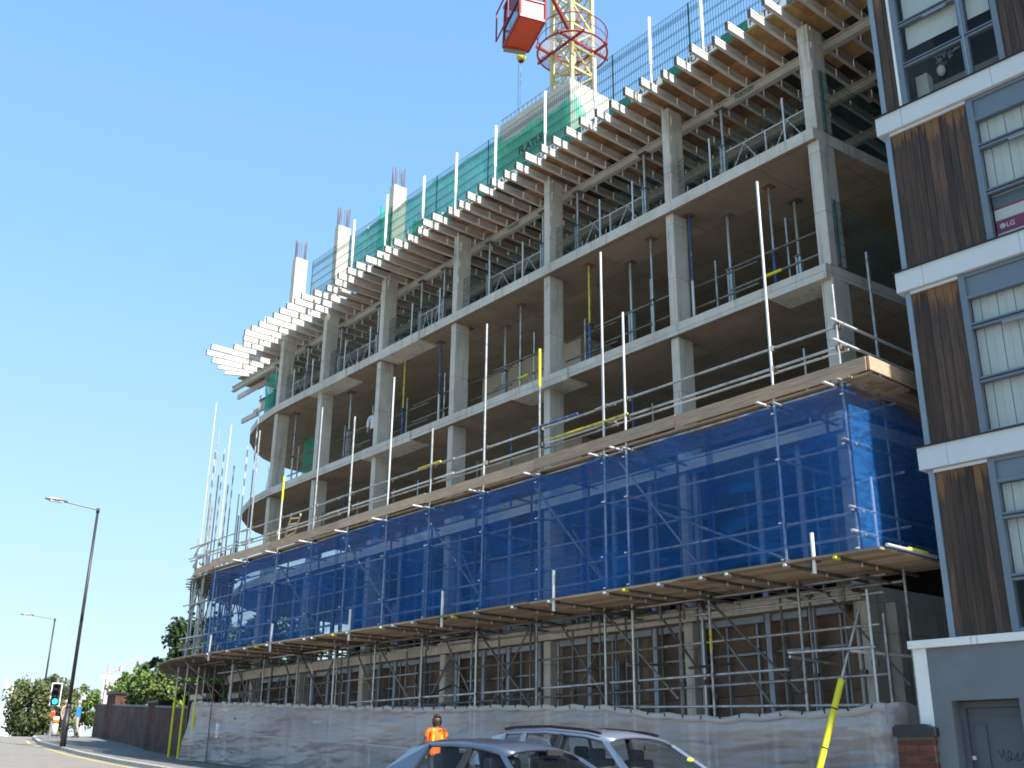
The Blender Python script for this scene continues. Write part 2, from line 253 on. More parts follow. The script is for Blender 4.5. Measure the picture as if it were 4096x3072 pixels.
M['skin_d'] = mat('dark_skin', (.10, .05, .032), .55); M['skin_l'] = mat('pale_skin', (.45, .27, .20), .6)
M['hair_d'] = mat('dark_hair', (.012, .010, .009), .6, var=.4, scale=30); M['hair_w'] = mat('grey_hair', (.5, .48, .45), .7)
M['orange'] = mat('orange_vest', (.85, .17, .01), .7, var=.08, scale=5)
M['blueshirt'] = mat('blue_shirt', (.03, .20, .62), .8, var=.15, scale=6); M['beige'] = mat('beige_trousers', (.36, .32, .25), .85, var=.12, scale=6)
M['tan'] = mat('tan_top', (.36, .27, .22), .85, var=.12); M['dark'] = mat('dark_cloth', (.04, .038, .045), .85, var=.2)
M['hivis'] = mat('hivis_yellow', (.6, .75, .03), .7); M['red'] = mat('red_plastic', (.6, .02, .03), .5)
def emis(name, c, s):
    m, t, n, b = new_mat(name); b.inputs['Base Color'].default_value = (*c, 1); b.inputs['Emission Color'].default_value = (*c, 1); b.inputs['Emission Strength'].default_value = s; return m
M['glight'] = emis('green_signal_light', (.02, .65, .50), 1.2); M['rlight'] = emis('red_signal_light', (.9, .02, .02), .8)

# ------------------------------------------------------------------ mesh helpers
WM = {}
class MB:
    def __init__(s): s.v = []; s.f = []; s.mi = []; s.cur = 0
    def quad(s, *p):
        i = len(s.v); s.v += [tuple(q) for q in p]; s.f.append(tuple(range(i, i + len(p)))); s.mi.append(s.cur); return s
    def box(s, c, d, rot=None):
        i = len(s.v); c = Vector(c)
        for x, y, z in ((-1, -1, -1), (1, -1, -1), (1, 1, -1), (-1, 1, -1), (-1, -1, 1), (1, -1, 1), (1, 1, 1), (-1, 1, 1)):
            q = Vector((x * d[0] / 2, y * d[1] / 2, z * d[2] / 2))
            if rot is not None: q = rot @ q
            s.v.append(tuple(c + q))
        for f in ((0, 3, 2, 1), (4, 5, 6, 7), (0, 1, 5, 4), (1, 2, 6, 5), (2, 3, 7, 6), (3, 0, 4, 7)): s.f.append(tuple(i + k for k in f)); s.mi.append(s.cur)
        return s
    def bb(s, a, b):
        return s.box([(a[k] + b[k]) / 2 for k in range(3)], [abs(b[k] - a[k]) for k in range(3)])
    def beam(s, p0, p1, wd, ht, upv=(0, 0, 1)):
        p0 = Vector(p0); p1 = Vector(p1); d = p1 - p0; x = d.normalized(); u = Vector(upv); y = u.cross(x)
        if y.length < 1e-4: y = Vector((0, 1, 0)).cross(x)
        y.normalize(); z = x.cross(y); R = Matrix((x, y, z)).transposed()
        return s.box((p0 + p1) / 2, (d.length, wd, ht), R)
    def tube(s, p0, p1, r, n=8, r1=None, cap=True):
        p0 = Vector(p0); p1 = Vector(p1); r1 = r if r1 is None else r1; z = (p1 - p0).normalized(); a = Vector((0, 0, 1)) if abs(z.z) < .9 else Vector((1, 0, 0))
        x = a.cross(z).normalized(); y = z.cross(x); i = len(s.v)
        for p, rr in ((p0, r), (p1, r1)):
            for k in range(n):
                t = 2 * pi * k / n; s.v.append(tuple(p + (x * cos(t) + y * sin(t)) * rr))
        for k in range(n): s.f.append((i + k, i + (k + 1) % n, i + n + (k + 1) % n, i + n + k)); s.mi.append(s.cur)
        if cap:
            s.f.append(tuple(i + k for k in range(n))[::-1]); s.f.append(tuple(i + n + k for k in range(n))); s.mi += [s.cur] * 2
        return s
    def prism(s, pts, z0, z1):
        n = len(pts); i = len(s.v); s.v += [(p[0], p[1], z0) for p in pts] + [(p[0], p[1], z1) for p in pts]
        for k in range(n): s.f.append((i + k, i + (k + 1) % n, i + n + (k + 1) % n, i + n + k)); s.mi.append(s.cur)
        s.f.append(tuple(i + k for k in range(n))[::-1]); s.f.append(tuple(i + n + k for k in range(n))); s.mi += [s.cur] * 2
        return s
    def ico(s, c, r, sub=2, sc=(1, 1, 1)):
        bm = bmesh.new(); bmesh.ops.create_icosphere(bm, subdivisions=sub, radius=r); i = len(s.v)
        s.v += [(c[0] + v.co.x * sc[0], c[1] + v.co.y * sc[1], c[2] + v.co.z * sc[2]) for v in bm.verts]
        for f in bm.faces: s.f.append(tuple(i + v.index for v in f.verts)); s.mi.append(s.cur)
        bm.free(); return s
    def torus(s, c, R, r, n=40, m=6):
        i = len(s.v)
        for a in range(n):
            t = 2 * pi * a / n
            for b in range(m):
                q = 2 * pi * b / m; s.v.append((c[0] + (R + r * cos(q)) * cos(t), c[1] + (R + r * cos(q)) * sin(t), c[2] + r * sin(q)))
        for a in range(n):
            for b in range(m): s.f.append((i + a * m + b, i + ((a + 1) % n) * m + b, i + ((a + 1) % n) * m + (b + 1) % m, i + a * m + (b + 1) % m)); s.mi.append(s.cur)
        return s
    def build(s, name, mats, parent=None, smooth=False, bevel=0):
        me = bpy.data.meshes.new(name); me.from_pydata(s.v, [], s.f)
        if not isinstance(mats, (list, tuple)): mats = [mats]
        for m in mats: me.materials.append(M[m] if isinstance(m, str) else m)
        if len(mats) > 1: me.polygons.foreach_set('material_index', s.mi)
        if smooth: me.polygons.foreach_set('use_smooth', [True] * len(s.f))
        me.update()
        o = link(name, me, parent)
        if bevel:
            b = o.modifiers.new('bevel', 'BEVEL'); b.width = bevel; b.segments = 1; b.limit_method = 'ANGLE'
        return o
def link(name, data, parent=None, mw=None):
    o = bpy.data.objects.new(name, data); COL.objects.link(o); mw = mw or Matrix.Identity(4); WM[o.name] = mw
    if parent is not None:
        o.parent = parent; o.matrix_basis = mw
        o.matrix_parent_inverse = WM[parent.name].inverted()
    else: o.matrix_basis = mw
    return o
def thing(name, label, cat, loc=(0, 0, 0), group=None, rot=None):
    mw = Matrix.Translation(loc)
    if rot is not None: mw = mw @ rot
    o = link(name, None, None, mw); o.empty_display_size = .3; return tag(o, label, cat, group)
def tag(o, label, cat, group=None):
    o['label'] = label; o['category'] = cat
    if group: o['group'] = group
    return o
def struct(o): o['kind'] = 'structure'; return o
def stuff(o): o['kind'] = 'stuff'; return o
CYL = {}
def cyl_mesh(m, n=8):
    if (m, n) not in CYL:
        b = MB().tube((0, 0, 0), (0, 0, 1), 1, n); me = bpy.data.meshes.new('tube_' + m); me.from_pydata(b.v, [], b.f); me.materials.append(M[m])
        me.polygons.foreach_set('use_smooth', [len(f) == 4 for f in b.f]); CYL[(m, n)] = me
    return CYL[(m, n)]
def pipe(name, p0, p1, parent, m='steel', r=.0242, n=8):
    p0 = Vector(p0); p1 = Vector(p1); d = p1 - p0
    mw = Matrix.Translation(p0) @ d.to_track_quat('Z', 'Y').to_matrix().to_4x4() @ Matrix.Diagonal((r, r, d.length, 1))
    return link(name, cyl_mesh(m, n), parent, mw)
BOXM = {}
def boxo(name, c, d, parent, m, rot=None):
    if m not in BOXM:
        b = MB().box((0, 0, 0), (1, 1, 1)); me = bpy.data.meshes.new('box_' + m); me.from_pydata(b.v, [], b.f); me.materials.append(M[m]); BOXM[m] = me
    mw = Matrix.Translation(c) @ (rot.to_4x4() if rot is not None else Matrix.Identity(4)) @ Matrix.Diagonal((*d, 1))
    return link(name, BOXM[m], parent, mw)
def text_obj(name, s, size, mw, m, parent, extrude=.002, bold=True):
    cu = bpy.data.curves.new(name, 'FONT'); cu.body = s; cu.size = size; cu.extrude = extrude; cu.align_x = 'LEFT'
    if bold: cu.offset = size * .018
    t = bpy.data.objects.new('tmp', cu); COL.objects.link(t); dg = bpy.context.evaluated_depsgraph_get()
    me = bpy.data.meshes.new_from_object(t.evaluated_get(dg)); bpy.data.objects.remove(t); me.materials.clear(); me.materials.append(M[m])
    return link(name, me, parent, mw)
def XZ(loc, rz=0, shear=0):   # text facing -Y
    return Matrix.Translation(loc) @ Matrix.Rotation(rz, 4, 'Z') @ Matrix.Rotation(pi / 2, 4, 'X')
ORD = ['first', 'second', 'third', 'fourth', 'fifth', 'sixth', 'seventh', 'eighth', 'ninth', 'tenth', 'eleventh', 'twelfth', 'thirteenth', 'fourteenth', 'fifteenth', 'sixteenth']
def ramp(xs, x):
    for (a, fa), (b, fb) in zip(xs, xs[1:]):
        if x <= b: return fa + (fb - fa) * max(0, (x - a)) / (b - a)
    return xs[-1][1]

# ================================================================== GROUND
def g(x):
    if x > -44: return .055 * (10.2 - x)
    t = min(1, (-44 - x) / 22); return .055 * 54.2 + .055 * 22 * (t - t * t / 2) - (max(0, -70 - x) * .004)
KERB = [(90, -3.6), (-10, -3.6), (-18, -3.55), (-23.8, -3.32), (-28.9, -2.79), (-33.6, -2.02), (-39, -1.17), (-46, .6), (-54, 3.2), (-64, 7.2), (-80, 14)]
WALLP = [(-24.9, -.42), (-30.3, .43), (-40, 2.75), (-49.3, 4.98), (-60, 8.2)]
def along(path, step=1.5):
    out = []
    for a, b in zip(path, path[1:]):
        a = Vector(a); b = Vector(b); n = max(1, int((b - a).length / step))
        for k in range(n): out.append(a.lerp(b, k / n))
    out.append(Vector(path[-1])); return out
def normals(pts):
    ns = []
    for i, p in enumerate(pts):
        d = (pts[min(i + 1, len(pts) - 1)] - pts[max(i - 1, 0)]).normalized(); ns.append(Vector((-d.y, d.x)))   # left of travel = towards -Y when travelling -X
    return ns
def strip(name, pts, offs0, offs1, dz0, dz1, m, down=None):
    ns = normals(pts); b = MB()
    for i in range(len(pts) - 1):
        q = []
        for j in (i, i + 1):
            a = pts[j] + ns[j] * offs0; c = pts[j] + ns[j] * offs1
            q.append(((a.x, a.y, g(a.x) + dz0), (c.x, c.y, g(c.x) + dz1)))
        b.quad(q[0][0], q[0][1], q[1][1], q[1][0])
        if down is not None:
            b.quad(q[0][1], (q[0][1][0], q[0][1][1], q[0][1][2] - down), (q[1][1][0], q[1][1][1], q[1][1][2] - down), q[1][1])
    return b
kp = along(KERB)
b = MB(); xs = [-3000, -1500, -600, -250, -140] + [-100 + 2.5 * k for k in range(80)] + [200, 1000]
ys = [-2000, -400, -100, -40, -20, -10, 0, 10, 20, 40, 100, 400, 2500]
def gg(x, y): return g(max(-140, min(x, 100))) - .06
for i in range(len(xs) - 1):
    for j in range(len(ys) - 1):
        b.quad(*[(x, y, gg(x, y)) for x, y in ((xs[i], ys[j]), (xs[i + 1], ys[j]), (xs[i + 1], ys[j + 1]), (xs[i], ys[j + 1]))])
struct(b.build('ground', 'soil'))
struct(strip('road', kp, 0, 9.6, 0, 0, 'asphalt').build('road', 'asphalt'))
struct(strip('pavement', kp, -.15, -9, .12, .12, 'pave').build('pavement', 'pave'))
struct(strip('pavement', kp, 9.75, 16, .12, .12, 'pave').build('pavement', 'pave'))
# kerb stones: separate stones where the photo shows them
kb = struct(link('kerb', None)); kb.empty_display_size = .3
ns = normals(kp); seg = along(KERB, .915); sn = normals(seg); cnt = 0
for i in range(len(seg) - 1):
    if not (-48 < seg[i].x < 14): continue
    a, c = seg[i], seg[i + 1]; d = (c - a).normalized(); p0 = a + sn[i] * -.075; p1 = c + sn[i] * -.075
    o = MB().beam((p0.x + d.x * .004, p0.y + d.y * .004, g(p0.x) + .024), (p1.x - d.x * .004, p1.y - d.y * .004, g(p1.x) + .024), .15, .20).build('kerb_stone', 'kerb', kb, bevel=.012); cnt += 1
far = [p for p in kp]
struct(strip('kerb_line', kp, 9.6, 9.75, .124, .124, 'kerb').build('far_kerb', 'kerb'))
struct(strip('yellow_line', [p for p in kp if p.x > -43], .28, .40, .004, .004, 'yline').build('yellow_line', 'yline'))
# ================================================================== CONCRETE FRAME
ZT = {1: 4.70, 2: 7.67, 3: 10.65, 4: 13.62}; TH = .26
FORM = 16.12
def outline(off):
    base = [(.2, -.12), (-21.9, -.12), (-23.6, .06), (-24.9, .42), (-25.8, .85), (-26.7, 1.5), (-27.4, 2.2), (-27.9, 3.0), (-28.2, 4.2), (-28.3, 11), (1.2, 11)]
    return base
bld = thing('concrete_building', 'unfinished concrete building frame with bare slabs and columns behind scaffolding', 'building', (-11, 4, .6))
for L in (1, 2, 3, 4):
    z1 = ZT[L]; m = MB(); m.prism(outline(0), z1 - TH, z1)
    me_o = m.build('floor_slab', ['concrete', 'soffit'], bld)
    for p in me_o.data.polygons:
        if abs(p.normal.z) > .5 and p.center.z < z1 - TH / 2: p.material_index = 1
# local thickenings of the slab edge
for (x0, x1, L) in ((.205, -1.1, 3), (-6.9, -8.9, 3), (-17.2, -19.5, 4), (-13.4, -15.9, 3), (-13.2, -15.2, 4)):
    MB().bb((x0, -.165, ZT[L] - TH - .05), (x1, .5, ZT[L] - .02)).build('edge_beam', 'concrete', bld)
COLX = [0., -3.77, -7.88, -11.78, -15.56, -19.1, -22.12]
def col_w(k): return (.24, .5) if k == 0 else (.2, .44)
for k, x in enumerate(COLX):
    wd, dp = col_w(k); x1 = x + wd
    for z0, z1 in ((.3, ZT[1] - TH), (ZT[1], ZT[2] - TH), (ZT[2], ZT[3] - TH), (ZT[3], ZT[4] - TH), (ZT[4], FORM)):
        MB().bb((x - .02, -.02, z0), (x1, dp, z1)).build('column', 'concrete', bld, bevel=.012)
    for yb in (5.2,):
        for z0, z1 in ((ZT[1], ZT[2] - TH), (ZT[2], ZT[3] - TH), (ZT[3], ZT[4] - TH), (ZT[4], FORM)):
            MB().bb((x, yb, z0), (x1 + .2, yb + .4, z1)).build('column', 'concrete', bld)
for (x, y) in ((-25.6, 3.6), (-26.3, 7.5)):
    for z0, z1 in ((.8, ZT[1] - TH), (ZT[1], ZT[2] - TH), (ZT[2], ZT[3] - TH), (ZT[3], ZT[4] - TH), (ZT[4], FORM)):
        MB().bb((x, y, z0), (x + .4, y + .3, z1)).build('column', 'concrete', bld)
# corner return columns on the gable side
for z0, z1 in ((ZT[1], ZT[2] - TH), (ZT[2], ZT[3] - TH), (ZT[3], ZT[4] - TH), (ZT[4], FORM)):
    MB().bb((.3, 4.6, z0), (.6, 5.1, z1)).build('column', 'concrete', bld)
for L in (0, 1, 2, 3, 4):
    z0 = ZT[L] if L else .2; z1 = (ZT[L + 1] - TH) if L < 4 else FORM
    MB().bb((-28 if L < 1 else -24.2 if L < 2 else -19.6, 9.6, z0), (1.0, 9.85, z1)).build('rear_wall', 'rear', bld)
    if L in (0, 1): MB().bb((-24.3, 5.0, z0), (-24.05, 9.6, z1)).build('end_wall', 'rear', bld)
    if L < 4: MB().bb((-14.5, 3.2, z0), (-10, 6.5, z1)).build('core_wall', 'core', bld)
# columns above the deck with starter bars
for (x, zt) in ((-15.5, 19.45), (-18.93, 19.4), (-21.92, 19.32)):
    o = MB().bb((x, 0.02, 16.36), (x + .26, .5, zt)).build('column', 'core', bld, bevel=.01)
    r = MB()
    for i in range(4):
        for j in range(3):
            if i in (0, 3) or j in (0, 2):
                px = x + .035 + i * .063; py = .07 + j * .18; h = random.uniform(.62, .85)
                r.tube((px, py, zt), (px + random.uniform(-.03, .03), py + random.uniform(-.03, .03), zt + h), .010, 5)
    r.build('starter_bars', 'rebar', o)
core = MB().bb((-13.62, 3.0, 16.35), (-10.12, 4.81, 22.08)).build('core_wall', 'core', bld, bevel=.015)
f = MB()
for k in range(17):
    x = -13.5 + k * .21; f.tube((x, 3.05, 22.08), (x, 3.05, 22.32), .012, 5); 
f.tube((-13.6, 3.05, 22.30), (-10.15, 3.05, 22.30), .014, 5); f.build('wall_top_rail', 'lampg', core)
MB().bb((.18, .55, .3), (.42, 9.5, ZT[1] - TH)).build('gable_wall', 'concrete', bld)
# ground-floor infill boards and steel studs
gx = [(-24.4, -22.3)] + [(COLX[k + 1] + .2, COLX[k] - .02) for k in range(6)][::-1]
for (a, c) in gx:
    n = max(1, round((c - a) / 1.22)); wdt = (c - a) / n
    for i in range(n):
        for z0, z1 in ((1.2, 3.05), (3.055, ZT[1] - TH - .02)):
            boxo('sheathing_board', (a + wdt * (i + .5), .36, (z0 + z1) / 2), (wdt - .008, .02, z1 - z0 - .006), bld, 'sheath')
WID = [-.94, -1.88, -3.43, -4.66, -5.74, -6.56, -7.92 - .25, -9.27, -10.2, -11.63 + .35, -12.79, -13.98, -14.71, -16.25, -17.42, -18.28, -19.85, -21.0, -21.84]
for i, x in enumerate(WID):
    for z0, z1 in ((1.3, ZT[1] - TH), (ZT[1], ZT[2] - TH)):
        if z0 < 2 and i in (4,): z1 = 3.9
        o = boxo('steel_stud', (x, .12, (z0 + z1) / 2), (.11, .06, z1 - z0), bld, 'stud')
        boxo('stud_flange', (x - .068, .16, (z0 + z1) / 2), (.022, .14, z1 - z0 - .01), o, 'studd')
for i in range(38):
    x = -.5 - i * .61 + random.uniform(-.08, .08)
    if min(abs(x - q) for q in WID) < .14: continue
    boxo('light_stud', (x, .31, 2.85), (.035, .07, 3.1), bld, 'stud')
for z in (3.78,):
    boxo('horizontal_rail', (-11.3, .265, z), (22, .015, .04), bld, 'stud')
boxo('head_channel', (-11.3, .22, ZT[1] - TH - .07), (22, .16, .12), bld, 'stud')
for i in range(26):          # lighter studs seen inside the first floor through the net
    x = -.7 - i * .86 + random.uniform(-.1, .1)
    boxo('light_stud', (x, 1.6, (ZT[1] + ZT[2] - TH) / 2), (.04, .06, ZT[2] - TH - ZT[1]), bld, 'stud')
# ================================================================== FORMWORK DECK
fwk = thing('formwork_deck', 'timber formwork deck on long beams projecting over the top storey', 'formwork', (-11, 1, FORM))
bx = [2.55 - .497 * k for k in range(41)]
me_b = None
def beam_o(x, y0, y1, zc=FORM + .1, ang=0, name='timber_beam'):
    L = y1 - y0; R = Matrix.Rotation(ang, 3, 'Z'); c = Vector((x, y0, zc)) + R @ Vector((0, L / 2, 0))
    o = boxo(name, c, (.062, L, .196), fwk, 'timber', R)
    for s in (-1, 1): boxo('flange', c + Vector((0, 0, s * .08)), (.08, L - .004, .04), o, 'timber', R)
    boxo('end_cap', Vector((x, y0, zc)) + R @ Vector((0, -.007, 0)), (.084, .012, .204), o, 'beamcap', R)
for i, x in enumerate(bx):
    beam_o(x + random.uniform(-.04, .04), -1.02 + random.uniform(-.12, .10), 3.2 + random.uniform(-.2, .2), FORM + .1 + random.uniform(-.004, .004), random.uniform(-.012, .012))
for k in range(13):
    x = -17.95 - .5 * k; beam_o(x, -1.18 + random.uniform(-.12, .12) + (.35 if k > 9 else 0) * random.random(), 3.3, FORM + .1)
for k, (x, y, a) in enumerate(((-24.5, -1.62, .0), (-25.15, -1.5, .06), (-25.75, -1.0, .12), (-26.2, -.55, .3), (-26.6, -.1, .45))): beam_o(x, y, y + 3.6, FORM + .1, -a)
for i in range(52):          # deeper beams of the next bays
    x = 2.4 - .55 * i; boxo('timber_beam', (x, 5.6, FORM + .1), (.08, 4.9, .195), fwk, 'timber')
def prim(y, x0, x1, z=FORM - .115):
    o = boxo('primary_beam', ((x0 + x1) / 2, y, z), (abs(x1 - x0), .05, .23), fwk, 'primary')
    for s in (-1, 1): boxo('flange', ((x0 + x1) / 2, y, z + s * .095), (abs(x1 - x0) - .004, .13, .038), o, 'primary'); 
    return o
prs = [prim(.80, 2.3, -27.7), prim(2.5, 2.3, -28.6), prim(4.3, 2.3, -27.8), prim(7, 2.3, -27)]
boxo('primary_beam', (-27.3, 1.45, FORM - .05), (2.6, .09, .2), fwk, 'timber'); boxo('primary_beam', (-27.2, 2.0, FORM - .7), (1.9, .09, .19), fwk, 'timber'); boxo('primary_beam', (-27.0, 1.3, FORM - 1.35), (1.3, .09, .19), fwk, 'timber')
random.seed(11)
rows = [(-.53, .1), (.1, .72), (.72, 1.34), (1.34, 1.96), (1.96, 2.58), (2.58, 3.2), (3.2, 4.45), (4.45, 5.7), (5.7, 8.2), (8.2, 10.6)]
for r, (y0, y1) in enumerate(rows):
    step = 1.25 if r < 7 else 2.5; x = 2.75 - (r % 2) * .6
    while x > -28:
        x1 = x - step
        if (x + x1) / 2 < -17.6 and r == 0: x = x1; continue
        if (x + x1) / 2 < -24.6 and r < 2: x = x1; continue
        if x1 < -27.9 and r < 5: x = x1; continue
        m = random.choices(['ply', 'plyd', 'plyy'], [.66, .14, .2] if r < 2 else ([.5, .4, .1] if r < 6 else [.2, .8, 0]))[0]
        boxo('plywood_panel', ((x + x1) / 2, (y0 + y1) / 2, FORM + .212), (step - .006, y1 - y0 - .006, .021), fwk, m); x = x1
# upstand boards along the deck edge, some with the contractor's name
random.seed(3)
x = 2.6; k = 0
while x > -17.4:
    wht = k % 2 == 1; L = .98 if wht else .72
    o = boxo('edge_board', (x - L / 2, -.555, FORM + .335), (L - .01, .025, .22), fwk, 'white' if wht else 'greenbd')
    if wht: text_obj('lettering', 'FLATLEY', .21, XZ((x - L + .04, -.571, FORM + .262)), 'black', o)
    x -= L; k += 1
for (px, py, t) in ((815, 715, 'FLATLEY'),):
    p = at_y(*zB(px, py), .76); text_obj('lettering', t, .14, XZ((p.x, .728, FORM - .16)), 'gtext', prs[0])
p = at_y(*zC(555, 862), .76); text_obj('lettering', 'FLATLEY', .13, XZ((p.x, .728, FORM - .16)), 'gtext', prs[0])
# ---- guard posts and wire panels along the deck edge
def wire_mesh(W_, H_, dx=.075, hs=None, r=.0035, m='wire'):
    b = MB(); n = int(W_ / dx)
    for k in range(n + 1):
        x = -W_ / 2 + W_ * k / n; b.box((x, 0, H_ / 2), (2 * r, 2 * r, H_))
    hs = hs or [0, .22, .26, .5, .54, .80, .84, 1.1, 1.14, 1.4, 1.44, H_ - .2, H_ - .16, H_]
    for z in hs: b.box((0, .006, min(z, H_)), (W_, 2 * r, 2.4 * r))
    me = bpy.data.meshes.new('wire_mesh'); me.from_pydata(b.v, [], b.f); me.materials.append(M[m]); return me
WMESH = wire_mesh(2.4, 1.68); WLOW = wire_mesh(2.4, 1.12, .06, [0, .02, .2, .4, .6, .8, 1.0, 1.1], .0024); WBR = wire_mesh(2.4, 1.9, .11, None, .006, 'wireb')
posts = [(-1.9, 18.4), (-3.43, 18.19), (-5.25, 18.1), (-7.08, 18.15), (-9.1, 18.15), (-10.87, 18.16), (-12.46, 18.14), (-14.44, 18.4), (-16.36, 18.34)]
for i, (x, zt) in enumerate(posts):
    t = thing('guard_post', ORD[i] + ' bright guard post from the right along the formwork deck edge', 'guard post', (x, -.7, FORM), 'posts along the deck edge')
    pipe('post_tube', (x, -.7, FORM + .02), (x, -.7, FORM + .75), t, 'steel_b', .026); pipe('post_sleeve', (x, -.7, FORM + .75), (x, -.7, zt), t, 'white', .04, 10)
for i, x in enumerate((-19.2, -21.0, -22.6)):
    t = thing('guard_post', ORD[i] + ' short guard post beside the bare upper columns at the far deck end', 'guard post', (x, -.5, FORM), 'short posts at the far deck end')
    pipe('post_tube', (x, -.5, FORM), (x, -.5, FORM + .95), t, 'white', .032); pipe('post_cap', (x, -.5, FORM + .95), (x, -.5, FORM + .98), t, 'yellow', .036)
for i in range(9):
    x = 2.4 - 2.42 * i - 1.2
    t = thing('mesh_panel', ORD[i] + ' green wire mesh guard panel from the right on the formwork deck edge', 'mesh panel', (x, -.48, FORM + .24), 'wire guard panels on the deck edge')
    link('wire_grid', WMESH, t, Matrix.Translation((x, -.48, FORM + .28)))
    for s in (-1, 1): boxo('panel_edge', (x + s * 1.2, -.48, FORM + 1.12), (.02, .02, 1.7), t, 'wire')
for i in range(3):
    x = -18.9 - 2.42 * i
    t = thing('mesh_panel', ORD[i] + ' low wire panel beside the bare upper columns at the far deck end', 'mesh panel', (x, .2, FORM + .24), 'low wire panels at the far deck end')
    link('wire_grid', WLOW, t, Matrix.Translation((x, .2, FORM + .26)))
    for s in (-1, 1): boxo('panel_edge', (x + s * 1.2, .2, FORM + .8), (.025, .025, 1.1), t, 'wire')
for i in range(4):
    x = -1.4 - 2.5 * i
    t = thing('mesh_panel', ORD[i] + ' bright galvanised wire panel from the right, standing behind the deck edge mesh', 'mesh panel', (x, 1.6, FORM + .24), 'bright panels behind the deck edge')
    link('wire_grid', WBR, t, Matrix.Translation((x, 1.3, FORM + .28)))
# ---- green nets
def sheet(nx, nz, fn):
    b = MB(); P = [[fn(i / nx, j / nz) for j in range(nz + 1)] for i in range(nx + 1)]
    for i in range(nx + 1):
        for j in range(nz + 1): b.v.append(tuple(P[i][j]))
    for i in range(nx):
        for j in range(nz): b.f.append((i * (nz + 1) + j, (i + 1) * (nz + 1) + j, (i + 1) * (nz + 1) + j + 1, i * (nz + 1) + j + 1)); b.mi.append(0)
    return b
def nz3(x, y, z, s=1): return mnoise.noise(Vector((x * s, y * s, z * s)))
def edge_net(s, t):
    x = -9.2 - 7.8 * s; zt = FORM + 1.95 - .12 * abs(sin(s * 5 * pi)) - (.0 if s < .9 else 1.0 * (s - .9) * 10 * .3)
    z = FORM + .26 + (zt - FORM - .26) * t; return (x, -.42 + .05 * nz3(x, 1, z, 1.3) + .02 * nz3(x, 5, z, 4), z)
tag(sheet(120, 14, edge_net).build('debris_net', 'gnet', smooth=True), 'green debris netting tied along the formwork deck edge', 'netting')
def core_net(s, t):
    x = -10.08 - 3.6 * s; zt = 21.30 + .05 * s - .10 * sin(s * pi * 2) ** 2; z = 16.5 + (zt - 16.5) * t
    return (x, 2.92 + .05 * nz3(x, 3, z, 1.1) + .02 * nz3(x, 9, z, 4), z)
cn = tag(sheet(50, 50, core_net).build('debris_net', 'gnet', smooth=True), 'green netting with dark lettering hung over the concrete core wall', 'netting')
p = at_y(*z7(372, 1288), 2.8); text_obj('lettering', 'FLATLEY', .37, XZ((p.x - .02, 2.76, p.z)), 'black', cn, .01)
def torn(s, t):
    y = 2.95 + 1.0 * s; zt = 21.5 - 1.8 * s * s; z = 17.6 + 1.0 * s + (zt - 17.6 - 1.0 * s) * t
    return (-10.02 + .30 * sin(t * pi) * (1 - s) + .12 * nz3(1, y, z, 2.2), y, z)
tag(sheet(16, 40, torn).build('debris_net', 'gnet', smooth=True), 'torn green net flapping round the sunlit corner of the core wall', 'netting')
# bundled equipment on the deck near the upper columns
t = thing('stacked_formwork', 'green covered stack of white panels beside a bare column on the deck', 'material stack', (-13.6, .6, FORM + .22))
for k in range(5): boxo('white_panel', (-13.0, .4, FORM + .35 + .17 * k), (1.5 - .1 * k, .9, .1), t, 'white')
sb = sheet(18, 12, lambda s, q: (-13.75 - .12 * sin(q * pi) + .05 * nz3(s * 4, q * 4, 1), -.15 + 1.4 * s, FORM + .3 + 1.15 * q - .25 * abs(s - .5))).build('green_cover', 'greenbd', t, smooth=True)
t = thing('scaffold_tower', 'white ladder-frame access tower with green net strip by the bare upper columns', 'access tower', (-16.7, .6, FORM + .22))
for (x, y) in ((-17.1, .25), (-16.3, .25), (-17.1, 1.3), (-16.3, 1.3)): pipe('post_tube', (x, y, FORM + .22), (x, y, FORM + 2.6), t, 'white', .025)
for k in range(6):
    for y in (.25, 1.3): pipe('rung', (-17.1, y, FORM + .5 + .4 * k), (-16.3, y, FORM + .5 + .4 * k), t, 'white', .02)
sheet(6, 24, lambda s, q: (-16.25 + .05 * nz3(s, q * 5, 2), .1 + .55 * s + .1 * nz3(q * 6, s, 1), FORM + .3 + 2.7 * q)).build('net_strip', 'gnet', t, smooth=True)
# ================================================================== PROPS ON THE FLOORS
def alu_prop(p, zb, zt, label, group, h=1.25):
    t = thing('shoring_prop', label, 'prop', (p.x, p.y, zb), group)
    for dx in (-.045, .045): boxo('outer_channel', (p.x + dx, p.y, zb + h / 2 + .02), (.035, .11, h), t, 'alu')
    boxo('outer_web', (p.x, p.y, zb + h / 2 + .02), (.055, .03, h - .02), t, 'alu'); boxo('base_plate', (p.x, p.y, zb + .008), (.2, .2, .014), t, 'steel_d')
    pipe('inner_tube', (p.x, p.y, zb + h * .6), (p.x, p.y, zt - .03), t, 'alu', .033); boxo('collar', (p.x, p.y, zb + h + .03), (.17, .15, .035), t, 'steel_d')
    boxo('head_plate', (p.x, p.y, zt - .015), (.26, .2, .024), t, 'steel_d'); return t
def steel_prop(p, zb, zt, label, group, top='bluep', low='steel'):
    t = thing('steel_prop', label, 'prop', (p.x, p.y, zb), group); zm = zb + (zt - zb) * .42
    pipe('outer_tube', (p.x, p.y, zb), (p.x, p.y, zm), t, low, .034); pipe('inner_tube', (p.x, p.y, zm), (p.x, p.y, zt - .02), t, top, .026)
    boxo('collar', (p.x, p.y, zm), (.1, .1, .05), t, 'coupler'); boxo('head_plate', (p.x, p.y, zt - .01), (.22, .22, .016), t, 'rebar'); boxo('base_plate', (p.x, p.y, zb + .006), (.16, .16, .01), t, 'steel_d'); return t
